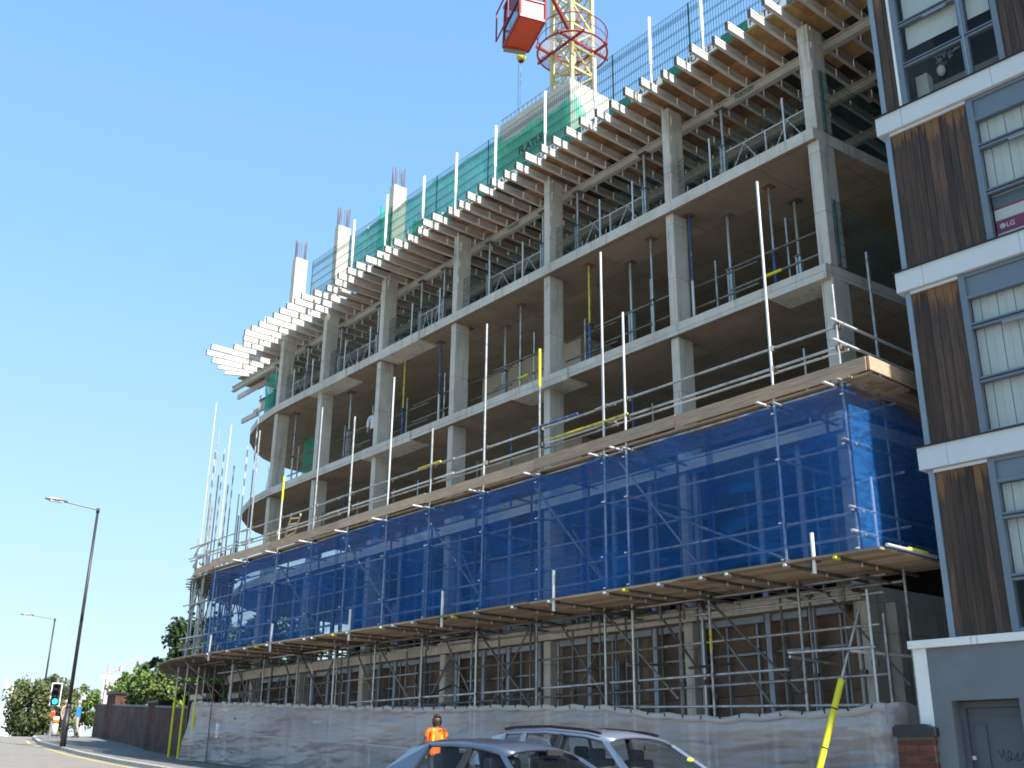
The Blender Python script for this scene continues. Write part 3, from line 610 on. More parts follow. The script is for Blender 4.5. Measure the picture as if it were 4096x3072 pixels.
def post(p, zb, h, label, group, m='steel'):
    t = thing('upright_tube', label, 'scaffold tube', (p.x, p.y, zb), group); pipe('tube', (p.x, p.y, zb), (p.x, p.y, zb + h), t, m); boxo('base_plate', (p.x, p.y, zb + .006), (.15, .15, .01), t, 'steel_d'); return t
tops = [(2888, 515), (2578, 700), (2310, 822), (2173, 912), (1959, 1033), (1778, 1153), (1688, 1182), (1514, 1303), (1366, 1363), (1233, 1423), (1107, 1496)]
TP = [at_y(*q, .72) for q in tops]
TP += [Vector((.35, 2.5, 0))]
for i, p in enumerate(TP): alu_prop(p, ZT[4], FORM - .23, ('aluminium shoring prop on the top storey at its gable end' if i == 11 else ORD[i] + ' aluminium shoring prop from the right under the formwork beam'), 'shoring props on the top storey')
Z4 = ZT[4]
def frame(xa, xb, y, label):
    t = thing('brace_frame', label, 'brace frame', ((xa + xb) / 2, y, Z4), 'brace frames on the top storey')
    pipe('top_rail', (xa, y, Z4 + 1.12), (xb, y, Z4 + 1.12), t, 'alu', .028); pipe('bottom_rail', (xa, y, Z4 + .18), (xb, y, Z4 + .18), t, 'alu', .024); xm = (xa + xb) / 2
    pipe('mid_post', (xm, y, Z4 + .02), (xm, y, Z4 + 1.14), t, 'steel_b', .026)
    for a, c in ((xa, xm), (xm, xb)):
        q = a + (c - a) * .5; pipe('brace', (a, y, Z4 + .2), (q, y, Z4 + 1.1), t, 'alu', .016); pipe('brace', (c, y, Z4 + .2), (q, y, Z4 + 1.1), t, 'alu', .016)
fr = [(TP[0].x, -.35, .72), (TP[2].x, TP[1].x, .72), (TP[4].x, TP[3].x, .72), (TP[6].x, TP[5].x, .72), (TP[8].x, TP[7].x, .72), (TP[10].x, TP[9].x, .72)]
for i, (a, c, y) in enumerate(fr): frame(a, c, y, ORD[i] + ' zigzag brace frame from the right on the top storey')
for i, x in enumerate((-.6, -2.55, -4.9, -6.0, -8.9, -10.3, -12.6, -14.0, -16.3, -17.8, -19.9, -21.2, -22.9, -23.9)):
    y = .12 if x > -22 else (.35 if x > -23.5 else .65)
    t = thing('edge_post', ORD[i] + ' slim edge post from the right on the top storey slab', 'guard post', (x, y, Z4), 'edge posts on the top storey'); pipe('tube', (x, y, Z4), (x, y, Z4 + 1.2), t, 'steel_b', .022); boxo('foot', (x, y, Z4 + .05), (.07, .1, .09), t, 'steel_d')
for i in range(11):
    x = -1.3 - 2.3 * i
    if i == 10: x = -23.3
    t = thing('mesh_panel', ORD[i] + ' dark green wire panel from the right along the top storey edge', 'mesh panel', (x, .2, Z4), 'wire panels on the top storey edge')
    link('wire_grid', WLOW, t, Matrix.Translation((x, .2 if i < 10 else .5, Z4 + .02)) @ (Matrix.Rotation(-.35, 4, 'Z') if i == 10 else Matrix.Identity(4)))
    boxo('bottom_board', (x, .22 if i < 10 else .52, Z4 + .09), (2.3, .02, .14), t, 'wire')
for i in range(3):
    y = 1.4 + 2.45 * i
    for L in (3, 4):
        t = thing('mesh_panel', '%s dark wire panel back from the corner on the gable side of the %s storey' % (ORD[i], {3: 'middle', 4: 'top'}[L]), 'mesh panel', (.3, y, ZT[L]), 'gable wire panels')
        link('wire_grid', WLOW, t, Matrix.Translation((.25 + .05 * i, y, ZT[L] + .02)) @ Matrix.Rotation(pi / 2, 4, 'Z') @ Matrix.Diagonal((1, 1, 1.3, 1))); boxo('panel_edge', (.3, y - 1.2, ZT[L] + .7), (.03, .03, 1.4), t, 'wire')
# middle storey (third slab)
Z3, Z2, Z1 = ZT[3], ZT[2], ZT[1]
mid = [(zA(1140, 200), 'alu', 1.6), (zA(975, 200), 'sb', .7), (zA(690, 300), 'alu', 1.0), (zA(435, 300), 'bl', .35), (zA(40, 600), 'alu', 1.0), (zA(175, 400), 'tube', .5), (zC(1090, 1300), 'yb', .35), (zC(635, 1500), 'tube', .6),
       (zC(535, 1550), 'alu', 1.2), (zC(290, 1550), 'yl', .5), (zD(1765, 1150), 'bl', .5), (zD(1525, 1300), 'yb', .5), (zD(1165, 1550), 'alu', .8), (zF(710, 350), 'tube', .5)]
CN = {'alu': 'aluminium', 'sb': 'grey steel', 'bl': 'blue topped steel', 'tube': 'slim grey', 'yb': 'yellow topped steel', 'yl': 'slim yellow'}
mid = sorted(mid, key=lambda q: -at_y(*q[0], q[2]).x)
for i, (q, k, Y) in enumerate(mid):
    p = at_y(*q, Y); lab = '%s prop, %s prop from the right on the open middle storey' % (CN[k], ORD[i]); zt = ZT[4] - TH
    if k == 'alu': alu_prop(p, Z3, zt, lab, 'props on the middle storey', 1.35)
    else: steel_prop(p, Z3, zt, lab, 'props on the middle storey', {'sb': 'steel', 'bl': 'bluep', 'tube': 'steel', 'yb': 'yellowp', 'yl': 'yellowp'}[k], {'sb': 'bluep', 'bl': 'steel_b', 'tube': 'steel', 'yb': 'bluep', 'yl': 'steel'}[k])
# guard rails of tube in each bay of the middle storey
for k in range(6):
    xa, xb = COLX[k] - .1, COLX[k + 1] + .3; Y = .55
    t = thing('guard_rail', 'double tube guard rail in the %s bay from the right of the middle storey' % ORD[k], 'guard rail', ((xa + xb) / 2, Y, Z3), 'tube guard rails on the middle storey')
    for z in (.62, 1.12):
        pipe('rail_tube', (xa, Y, Z3 + z), (xb + .9, Y, Z3 + z + .01), t, 'steel_d', .024); pipe('rail_tube', (xb + 1.6, Y + .055, Z3 + z - .05), (xb - .2, Y + .055, Z3 + z - .04), t, 'steel_d', .024)
    pipe('upright', (xa - 1.0, Y + .05, Z3), (xa - 1.0, Y + .05, Z3 + 1.75), t, 'steel', .024); pipe('upright', (xb + .5, Y + .05, Z3), (xb + .5, Y + .05, Z3 + 1.5), t, 'steel', .024)
    if k in (0, 2): pipe('foam_sleeve', (xa - 1.55, Y, Z3 + .625), (xa - 1.15, Y, Z3 + .625), t, 'yellow', .034)
for i, (q, m, h, Y) in enumerate(((zA(1170, 800), 'steel', 1.7, .4), (zA(355, 1300), 'bluep', 1.3, .3), (zA(45, 1100), 'bluep', 2.3, .8), (zE(570, 700), 'bluep', 2.2, .6), (zE(95, 880), 'steel', 1.8, .6), (zF(1025, 550), 'bluep', 2.2, .7), (zF(630, 620), 'steel', 2.4, .7))):
    post(at_y(*q, Y), Z2, h, ORD[i] + ' upright tube from the right on the storey above the netting', 'upright tubes above the netting', m)
# green net panel hung inside
tag(sheet(20, 20, lambda s, q: (-22.4 - 1.6 * s + .1 * nz3(s * 3, q * 3, 0), 2.2 + .2 * nz3(s * 5, q, 3), Z3 + .05 + 2.6 * q)).build('debris_net', 'gnet', smooth=True), 'green net curtain hanging inside the middle storey near its rounded end', 'netting')
tag(sheet(24, 14, lambda s, q: (-24.3 - 2.6 * s, .95 + 1.9 * s + .08 * nz3(s * 6, q * 2, 0), Z3 + .05 + 1.5 * q * (1 - .3 * s))).build('debris_net', net_mat('pale_blue_net', (.2, .5, .62), .5, .5), smooth=True), 'pale blue net along the rounded end of the middle storey', 'netting')
tag(sheet(24, 14, lambda s, q: (-22.9 - 3.6 * s, .3 + 2.0 * s * s + .08 * nz3(s * 6, q * 2, 0), Z4 + .05 + 1.6 * q)).build('debris_net', 'gnet', smooth=True), 'green net along the rounded end of the top storey', 'netting')

# ================================================================== SCAFFOLDING
def zp(x): return 4.73 + .0105 * (1.4 - x)          # fan platform underside
def zd(x): return 7.44 + .006 * (1.4 - x)           # working deck underside
YN, YI = -2.0, -.72
scf = thing('scaffolding', 'tube scaffolding with boarded fan and working deck along the street front', 'scaffolding', (-10, -1.2, 1.2))
stds = [((1797, 615), 'steel'), ((1635, 393), 'steel_b'), ((1345, 675), 'steel_b'), ((1297, 545), 'steel_b'), ((1166, 755), 'steel'), ((1052, 700), 'steel'), ((935, 925), 'steel'), ((852, 815), 'steel_b'), ((767, 900), 'steel'), ((697, 880), 'steel'), ((614, 1030), 'steel_b'), ((562, 930), 'steel')]
SX = []
def coupler(p, parent=None): return boxo('coupler', p, (.10, .10, .09), parent or scf, 'coupler', Matrix.Rotation(random.uniform(-.4, .4), 3, 'Z'))
for i, ((a, c), m) in enumerate(stds):
    p = at_y(a * 1.8517, c * 1.8517, YN); SX.append(p.x)
    o = pipe('standard', (p.x, YN, zp(p.x) + .05), p, scf, m)
    if i in (4, 10): pipe('yellow_sleeve', (p.x, YN, p.z - (.85 if i == 4 else .7)), (p.x, YN, p.z + .01), o, 'yellow', .030)
    for dz in (.62, .98): coupler((p.x, YN + .05, zd(p.x) + dz))
    coupler((p.x, YN + .05, zd(p.x) - .02)); coupler((p.x, YN + .04, zp(p.x) + .65)); coupler((p.x, YN + .04, zp(p.x) + 1.7))
# left-hand poles round the corner
for i, (q, Y, zb) in enumerate((((866, 1613), -1.6, 4.9), ((879, 1714), -1.72, 4.9), ((899, 1791), -.55, 4.9), ((926, 1699), -1.95, 4.9), ((937, 1863), -.75, 4.9), ((913, 1936), -1.15, 4.9), ((991, 1789), -.5, 4.9), ((956, 1977), -.6, 4.9), ((1045, 1560), -.55, 1.9), ((862, 1800), -.9, 4.9), ((875, 1900), -.3, 4.9), ((843, 2050), -.2, 1.9), ((820, 2230), .6, 4.9))):
    p = at_y(*q, Y); pipe('standard', (p.x, Y, zb), p, scf, 'steel' if i % 3 else 'steel_b'); coupler((p.x, Y + .04, 8.4)); coupler((p.x, Y + .04, 6.5)); coupler((p.x, Y + .04, 7.6))
# inner row
IX = [1.38] + [x + .12 for x in SX[1:]]
for i, x in enumerate(IX):
    top = 10.2 if i == 0 else zd(x) + random.choice([.25, .9, 1.3, .5]); pipe('standard', (x, YI, zp(x) - .4 if i else .7), (x, YI, top), scf, 'steel_d' if i else 'steel')
    if i: pipe('transom', (x + .06, YN - .28, zd(x) - .1), (x + .06, YI + .2, zd(x) - .1), scf, 'steel'); pipe('transom', (x - .06, YN - .1, zp(x) + 1.72), (x - .06, YI + .5, zp(x) + 1.72), scf, 'steel')
# ledgers and guard rails
def run(name, fz, y, m, x0=1.32, x1=-23.2, L=5.2, r=.0242):
    x = x0; k = 0
    while x > x1:
        xe = max(x - L, x1); dy = .05 * (k % 2)
        pipe(name, (x + .25, y + dy, fz(x)), (xe - .25, y + dy, fz(xe)), scf, m if (k % 3) else 'steel', r); x = xe; k += 1
run('guard_rail', lambda x: zd(x) + .99, YN + .055, 'steel'); run('guard_rail', lambda x: zd(x) + .64, YN + .055, 'steel_b'); run('ledger', lambda x: zd(x) + .56, YI - .05, 'steel_d'); run('guard_rail', lambda x: zd(x) + .57, YN + .11, 'steel', r=.022)
run('ledger', lambda x: zd(x) - .03, YN + .055, 'steel'); run('ledger', lambda x: zd(x) - .05, YI + .05, 'steel_d')
run('ledger', lambda x: zp(x) + 1.71, YN + .055, 'steel'); run('ledger', lambda x: zp(x) + 1.5, YI + .05, 'steel'); run('guard_rail', lambda x: zp(x) + .66, YN + .055, 'steel'); run('guard_rail', lambda x: zp(x) + .30, YN + .055, 'steel', r=.022)
run('ledger', lambda x: zp(x) + .62, YI + .05, 'steel')
# yellow painted lengths of rail
pipe('yellow_rail', (-3.2, YN + .01, zd(-3.4) + .665), (-5.4, YN + .01, zd(-5.4) + .665), scf, 'yellowp', .026); pipe('yellow_rail', (-9.3, YN + .01, zd(-9) + 1.01), (-10.2, YN + .01, zd(-10) + 1.01), scf, 'yellowp', .026); pipe('blue_rail', (-4.6, YN + .0, zd(-5) + 1.01), (-6.0, YN + .0, zd(-6) + 1.01), scf, 'bluep', .026)
# curved run of rails and boards at the far corner
CORN = [(-21.3, -2.0), (-23.0, -1.82), (-24.6, -1.3), (-25.9, -.5), (-27.0, .5), (-27.9, 1.7)]
for (a, c) in zip(CORN, CORN[1:]):
    for dz in (.99, .64): pipe('guard_rail', (*a, zd(a[0]) + dz), (*c, zd(c[0]) + dz), scf, 'steel')
    for z in (zd(a[0]) - .03, zp(a[0]) + 1.7, zp(a[0]) + .6): pipe('ledger', (*a, z), (*c, z), scf, 'steel_d')
    o = MB().beam((*a, zd(a[0]) + .17), (*c, zd(c[0]) + .17), .035, .22).build('toe_board', 'toe', scf)
    A, C_ = Vector(a), Vector(c); nrm = Vector((-(C_ - A).y, (C_ - A).x)).normalized() * -1
    if nrm.y < 0: nrm = -nrm
    for k in range(5):
        q = nrm * (.14 + .235 * k); MB().beam((a[0] + q.x, a[1] + q.y, zd(a[0]) + .045), (c[0] + q.x, c[1] + q.y, zd(c[0]) + .045), .225, .038).build('deck_board', 'board', scf)
    for k in range(3): mpt = A.lerp(C_, .2 + .3 * k); pipe('transom', (mpt.x - nrm.x * .2, mpt.y - nrm.y * .2, zd(mpt.x) - .005 - .02), (mpt.x + nrm.x * 1.3, mpt.y + nrm.y * 1.3, zd(mpt.x) - .025), scf, 'steel_d')
    mpt = A.lerp(C_, .5); pipe('brace', (a[0], a[1], zp(a[0]) + .1), (c[0], c[1], zd(c[0])), scf, 'steel_d'); pipe('brace', (c[0] + nrm.x, c[1] + nrm.y, zp(a[0]) + .1), (a[0] + nrm.x, a[1] + nrm.y, zd(c[0])), scf, 'steel_d')
    pipe('standard', (c[0] + nrm.x * 1.2, c[1] + nrm.y * 1.2, zp(c[0])), (c[0] + nrm.x * 1.2, c[1] + nrm.y * 1.2, zd(c[0]) + random.uniform(.8, 2.6)), scf, 'steel_d'); pipe('standard', (mpt.x, mpt.y, zp(c[0])), (mpt.x, mpt.y, zd(c[0]) + random.uniform(1, 2.2)), scf, 'steel')
# working deck boards, toe boards
random.seed(5)
x = 1.95; k = 0
while x > -21.2:
    xe = max(x - 3.9, -21.4)
    for j in range(5): boxo('deck_board', ((x + xe) / 2, YN + .10 + .235 * j, zd((x + xe) / 2) + .045 + .004 * (j % 2)), (x - xe - .02, .225, .038), scf, 'board', Matrix.Rotation(math.atan(.006), 3, 'Y'))
    boxo('toe_board', ((x + xe) / 2, YN - .055 - .004 * (k % 2), zd((x + xe) / 2) + .185 + .015 * (k % 2)), (x - xe - .01, .038, .225), scf, 'toe', Matrix.Rotation(math.atan(.006), 3, 'Y'))
    x = xe; k += 1
for j in range(5): boxo('deck_board', (1.55 + .0, YN + 1.5, zd(1.4) + .046) if j == 0 else (1.95 - .235 * j, YN + 1.9, zd(1.4) + .0465), (.22, 3.2, .038), scf, 'board')
boxo('toe_board', (1.98, YN + 1.25, zd(1.4) + .185), (.038, 2.6, .225), scf, 'toe')
# return side rails
for z, m in ((zd(1.4) + .99, 'steel_b'), (zd(1.4) + .64, 'steel_b'), (zp(1.4) + 1.71, 'steel'), (zp(1.4) + .66, 'steel'), (zp(1.4) + .3, 'steel'), (zd(1.4) - .03, 'steel')):
    pipe('guard_rail', (1.50, YN - .2, z + .05), (1.50, 2.2, z + .05), scf, m)
pipe('standard', (1.46, .6, .7), (1.46, .6, zd(1.4) + .9), scf, 'steel'); pipe('standard', (1.5, -1.55, zp(1) + .05), (1.5, -1.55, 6.0), scf, 'steel_b')
# putlog tubes sticking through below the toe boards
for i, x in enumerate(SX):
    pipe('board_bearer', (x - .1, YN - .42 + .1 * random.random(), zd(x) + .012 - .045), (x - .1, YN + .5, zd(x) - .033), scf, 'steel_b', .0242)
# diagonal braces inside the net
for i in range(0, len(SX) - 1, 1):
    x = SX[i]; xe = SX[i + 1]; 
    if i == 0: continue
    if i % 2: pipe('brace', (x, YN + .1, zp(x) + .1), (xe - .4, YI, zp(xe) + 1.75), scf, 'steel')
    else: pipe('brace', (x - .3, YN + .12, zd(x) - .2), (x + .9, YI, zp(x) + .1), scf, 'steel')
# fan platform
random.seed(9)
x = 1.95; k = 0
while x > -21.0:
    xe = max(x - 3.9, -21.6)
    for j in range(9):
        yy = YN - .12 + .2275 * j
        boxo('fan_board', ((x + xe) / 2, yy + .03 * (k % 2), zp((x + xe) / 2) + .022 + .003 * (j % 2) - .006 * (k % 2)), (x - xe - .025, .221, .038), scf, 'board', Matrix.Rotation(math.atan(.0105), 3, 'Y'))
    x = xe; k += 1
FAN = [(-21.6, -2.12), (-23.5, -2.0), (-25.4, -1.62), (-27.0, -1.0), (-28.6, -.1), (-29.6, 1.0)]
for (a, c) in zip(FAN, FAN[1:]):
    A, C_ = Vector(a), Vector(c); nrm = Vector((-(C_ - A).y, (C_ - A).x)).normalized()
    if nrm.y < 0: nrm = -nrm
    for j in range(9):
        q = nrm * (.225 * j); e = (C_ - A).normalized() * .1; MB().beam((a[0] + q.x, a[1] + q.y, zp(a[0]) + .022 + .002 * j), (c[0] + q.x + e.x, c[1] + q.y + e.y, zp(c[0]) + .022 + .002 * j), .221, .036).build('fan_board', 'board', scf)
    for k in range(4): p = A.lerp(C_, .1 + .25 * k) - nrm * .12; pipe('fan_bearer', (p.x, p.y, zp(p.x) - .03), (p.x + nrm.x * 2.1, p.y + nrm.y * 2.1, zp(p.x) - .03), scf, 'steel_d')
    p = A.lerp(C_, .5); pipe('ledger', (a[0] + nrm.x * .9, a[1] + nrm.y * .9, zp(a[0]) - .08), (c[0] + nrm.x * .9, c[1] + nrm.y * .9, zp(c[0]) - .08), scf, 'steel_d')
    pipe('standard', (p.x + nrm.x * 1.0, p.y + nrm.y * 1.0, g(p.x) + .12), (p.x + nrm.x, p.y + nrm.y, zp(p.x) - .02), scf, 'steel_d'); pipe('brace', (p.x, p.y, zp(p.x) - .1), (p.x + nrm.x * 1.6, p.y + nrm.y * 1.6, zp(p.x) - 1.3), scf, 'steel_d')
fb = [1.2, .3, -.85, -1.39, -2.34, -3.18, -3.67, -5.2, -6.3, -7.52, -8.3, -9.8, -10.6, -11.1, -12.6, -13.27, -14.3, -14.7, -16.0, -16.76, -17.4, -18.1, -19.2, -20.5]
for i, x in enumerate(fb):
    o = pipe('fan_bearer', (x, YN - .22 - .05 * random.random(), zp(x) - .026), (x, .0, zp(x) - .026), scf, 'steel_d')
    pipe('bright_end', (x, YN - .275, zp(x) - .026), (x, YN - .14, zp(x) - .026), o, 'steel_b' if i % 5 else 'yellow', .026)
    for yy in (-1.6, -1.2): boxo('board_clip', (x + .03, yy, zp(x) - .055), (.02, .02, .06), o, 'steel_b')
for i, (a, h) in enumerate(((.77, .42), (-5.15, .58), (-8.8, .58), (-12.64, .55), (-16.7, .55), (-20.6, .55))):
    o = pipe('stub_post', (a, YN - .16, zp(a) - .2), (a, YN - .16, zp(a) + h), scf, 'white', .030, 10); coupler((a, YN - .1, zp(a) + .02), o); coupler((a - .08, YN - .14, zp(a) - .04), o)
    pipe('yellow_end', (a - .2, YN - .1, zp(a) + .03), (a + .12, YN - .1, zp(a) + .03), o, 'steel_b', .0242)
pipe('edge_tube', (1.98, YN - .1, zp(1.4) + .07), (2.0, YN + 1.2, zp(1.4) + .06), scf, 'steel_b', .03); pipe('yellow_sleeve', (1.985, YN + .45, zp(1.4) + .085), (1.995, YN + .95, zp(1.4) + .08), scf, 'yellow', .036)
# lower lift
LOW = [.82, -.46, -2.38, -4.29, -5.05, -7.11, -9.19, -11.32, -13.41, -15.4, -17.4, -19.48, -21.61, -23.59, -24.09]
YL = -.9
for i, x in enumerate(LOW):
    o = pipe('standard', (x, YL, g(x) + .12), (x, YL, zp(x) - (.02 if i else .3)), scf, 'steel' if i % 3 else 'steel_b'); coupler((x, YL + .04, 3.32)); coupler((x, YL + .04, zp(x) - .1)); boxo('base_plate', (x, YL, g(x) + .127), (.15, .15, .012), o, 'steel_d')
    if i == 2: pipe('yellow_sleeve', (x, YL, 3.75), (x, YL, 4.15), o, 'yellowp', .027)
    x2 = x - .95; pipe('standard', (x2, -.12, 1.3), (x2, -.12, zp(x) - .02), scf, 'steel_d')
    pipe('transom', (x + .07, YL - .35, zp(x) - .13), (x + .07, .0, zp(x) - .13), scf, 'steel_d'); pipe('transom', (x - .5, -.55, zp(x) - .2), (x - .5, .02, zp(x) - .2), scf, 'steel_d')
    if i == 0: continue
    if i % 2 == 0: pipe('brace', (x - .1, YL + .12, zp(x) - .12), (x + 1.75, YL + .12, 2.9 + .045 * -x * .3), scf, 'steel_d')
    else: pipe('brace', (x + .1, -.3, zp(x) - .12), (x + 1.5, -.3, 3.0), scf, 'steel_d')
run('ledger', lambda x: zp(x) - .09, YL + .055, 'steel_d', .9, -24); run('ledger', lambda x: zp(x) - .13, -.30, 'steel_d', .9, -23.5, 4.6); run('ledger', lambda x: 3.33 - .003 * x, YL + .055, 'steel', -1.0, -14.3, 4.8); run('ledger', lambda x: 3.20 - .003 * x, -.3, 'steel_d', .5, -20.5, 4.8); run('ledger', lambda x: 2.72 - .036 * x, YL + .06, 'steel', .8, -23.9, 5)
random.seed(17)
for k in range(26):
    x = .2 - .93 * k + random.uniform(-.3, .3); y = random.choice((-.55, -.25, .0))
    pipe('standard', (x, y, 1.5 - .03 * x), (x, y, zp(x) - random.uniform(.05, .5)), scf, random.choice(('steel_d', 'steel_d', 'steel')))
    if k % 2: pipe('transom', (x, -1.0, 3.25 + random.uniform(-.1, .5)), (x + .1, .2, 3.25 + random.uniform(-.1, .5)), scf, 'steel_d')
    if k % 3 == 0 and k: pipe('brace', (x, y - .06, zp(x) - .15), (x - 1.6 * random.choice((-1, 1)), y - .06, 2.6 - .02 * x), scf, 'steel_d')
    coupler((x, y, zp(x) - .15)); coupler((x, y, 3.25))
run('ledger', lambda x: 3.95 - .003 * x, -.5, 'steel_d', .5, -22.5, 4.1); run('ledger', lambda x: zp(x) - .32, -.62, 'steel_d', .7, -23, 3.7)
# corner frame at the right and the yellow sleeved raker
a = at_y(*z4(470, 760), -1.3); c = at_y(*z4(1110, 715), -1.3); pipe('ledger', a, c, scf, 'steel', .0242)
a = at_y(*z4(930, 745), -1.15); pipe('transom', a, a + Vector((.35, 1.6, -.02)), scf, 'white', .026)
a = at_y(*z4(480, 790), -1.2); pipe('transom', a, a + Vector((.1, 1.3, -.05)), scf, 'steel')
a = at_y(*z4(1170, 470), -.55); pipe('standard', (a.x, a.y, g(a.x) + .12), a, scf, 'steel')
top = at_y(*z4(1000, 400), -1.0); bot = at_y(*z4(700, 1610), -1.75); d = (bot - top).normalized()
kk = (g(bot.x) + .12 - top.z) / d.z; foot = top + d * kk
rk = pipe('raker', foot, top, scf, 'steel'); s0 = at_y(*z4(858, 975), -1.0)
tt = (s0.z - top.z) / d.z; pipe('yellow_sleeve', foot, top + d * tt, rk, 'yellow', .05, 12)
for k in range(2): q = top + d * (tt + .45 + .6 * k); pipe('sleeve_tie', q, q + d * .02, rk, 'black', .0515, 12)
# yellow sleeved legs beyond the hoarding
for i, (a, c) in enumerate((((160, 930), (115, 1320)), ((218, 930), (168, 1335)), ((290, 935), (240, 1315)))):
    p = at_y(*z2(*a), -1.0); o = pipe('standard', (p.x, -1.0, g(p.x) + .12), (p.x, -1.0, zp(p.x)), scf, 'steel_b'); pipe('yellow_sleeve', (p.x, -1.0, g(p.x) + .13), (p.x, -1.0, p.z), o, 'yellow', .042, 10)
# ladder
t = thing('ladder', 'pale timber ladder leaning on the guard rail of the working deck', 'ladder', (-17.0, -1.3, 7.55))
l0, l1 = at_y(*zF(660, 840), -1.5), at_y(*zF(705, 690), -1.8); m0, m1 = at_y(*zF(720, 810), -1.4), at_y(*zF(758, 690), -1.7)
MB().beam(l0, l1, .03, .07).build('stile', 'plyy2', t); MB().beam(m0, m1, .03, .07).build('stile', 'plyy2', t)
for k in range(4): u = .08 + .25 * k; MB().beam(l0.lerp(l1, u), m0.lerp(m1, u), .05, .03).build('rung', 'plyy2', t)
q = at_y(*zF(580, 840), -1.9); t = thing('scaffold_gate', 'small yellow gate frame on the working deck near its far end', 'gate', (q.x, -1.85, 7.6))
for dx in (-.28, .28): pipe('post_tube', (q.x + dx, -1.85, 7.6), (q.x + dx, -1.85, 8.25), t, 'yellowp', .02)
for z in (7.75, 8.22): pipe('rail_tube', (q.x - .28, -1.85, z), (q.x + .28, -1.85, z), t, 'yellowp', .02)
# ================================================================== NETS AND SHEETING
bn = thing('debris_netting', 'blue debris netting wrapped round the scaffold lift above the fan', 'netting', (-9, YN, 4.8))
def bfront(s, t):
    x = 1.56 - 22.8 * s; zb = zp(x) + .06; zt = zd(x) - .05 - .10 * abs(sin((x + .2) * 1.65)) * (.4 + .6 * (nz3(x, 0, 7, .3) > 0)); z = zb + (zt - zb) * t
    return (x, YN - .06 + .035 * nz3(x, 0, z, 1.1) + .012 * nz3(x, 4, z, 5), z)
sheet(220, 24, bfront).build('net_sheet', 'bnet', bn, smooth=True)
def bside(s, t):
    y = YN - .06 + 4.0 * s; zb = zp(1.4) + .06 - .0 * s; zt = zd(1.4) - .06 - .10 * abs(sin(s * 9)); z = zb + (zt - zb) * t
    return (1.56 + .03 * nz3(9, y, z, 1.2) + .012 * nz3(2, y, z, 5), y, z)
sheet(50, 24, bside).build('net_sheet', 'bnet', bn, smooth=True)
for x in (-1.3, -4.4, -7.5, -10.6, -13.7, -16.8, -19.9):
    sheet(4, 24, lambda s_, t_, x=x: (x + .16 * s_ + .05 * nz3(x, t_ * 3, 0), YN - .085 + .02 * nz3(x, t_ * 4, s_), zp(x) + .08 + (zd(x) - zp(x) - .22) * t_)).build('net_overlap', 'bseam', bn, smooth=True)
for i, x in enumerate(SX):
    for z in (zp(x) + .1, zp(x) + .68, zp(x) + 1.72, zd(x) - .2):
        boxo('cable_tie', (x + random.uniform(-.03, .03), YN - .09, z), (.05, .015, .02), bn, 'white')
ps = thing('plastic_sheeting', 'translucent grey plastic sheeting tied round the scaffold base as a hoarding', 'sheeting', (-11, -1, 1.2))
HT = [(-24.3, 3.80), (-23.7, 3.77), (-17.4, 3.44), (-11.2, 3.10), (-8.25, 3.05), (-5, 2.90), (-3.6, 2.72), (-2.5, 2.63), (-.53, 2.63), (.4, 2.66), (1.0, 2.70), (1.2, 2.68)]
def hfront(s, t):
    x = 1.0 - 25.1 * s; zb = g(x) + .14; zt = ramp(HT, x) + .03 * nz3(x, 1, 1, 1.5) - .035 * abs(sin(x * pi / .84)); z = zb + (zt - zb) * t
    fold = .09 * nz3(x * .5 + z * .5, 2, z * 1.3 - x * .35, 1.0) + .05 * nz3(x * .5 + z, 7, z * 2.2 - x * .8, 1.0) + .02 * nz3(x, 3, z, 3.5)
    for xp in LOW: fold -= .055 * math.exp(-((x - xp) / .07) ** 2)
    edge = min(1, 4 * t * (1 - t) + .15); wide = -.28 * max(0, (s - .965) / .035) * (1 - t) ** 1.5
    return (x - max(0, (s - .97) / .03) * .45 * (1 - t) ** 2, -1.0 + fold * edge * .8 + wide * .3, z)
sheet(420, 30, hfront).build('sheet_front', 'sheet', ps, smooth=True)
def hside(s, t):
    y = -1.0 + .75 * s; zb = g(1) + .14; zt = 2.70 + .03 * sin(s * 7); z = zb + (zt - zb) * t
    return (1.0 + .36 * s ** .7 + .07 * nz3(3, y * 2, z, 1.8) + .05 * nz3(8, y, z, 4), y, z)
sheet(24, 40, hside).build('sheet_return', 'sheet', ps, smooth=True)
b = MB()
b = sheet(300, 3, lambda s, t: (1.02 - 25.0 * s, -1.035 - .03 * sin(t * pi), ramp(HT, 1.0 - 25.1 * s) + .03 - .11 * t + .03 * nz3(1.0 - 25.1 * s, 1, 1, 1.5) - .035 * abs(sin((1.0 - 25.1 * s) * pi / .84))))
b.build('rolled_hem', net_mat('sheet_hem', (.62, .60, .60), .85, .3, 1.2, .25, .1), ps, smooth=True)
sheet(300, 2, lambda s, t: (.9 - 24.7 * s, -1.04, ramp(HT, .9 - 24.7 * s) - .88 - .04 * t + .03 * nz3(s * 9, 0, 0))).build('seam_tape', net_mat('sheet_tape', (.66, .66, .68), .6, .3, 1.2, .3, .05), ps, smooth=True)
for k in range(60):
    x = .8 - .42 * k; boxo('tie', (x, -1.06, ramp(HT, x) - .02), (.02, .02, .06), ps, 'black', Matrix.Rotation(random.uniform(-.6, .6), 3, 'Y'))
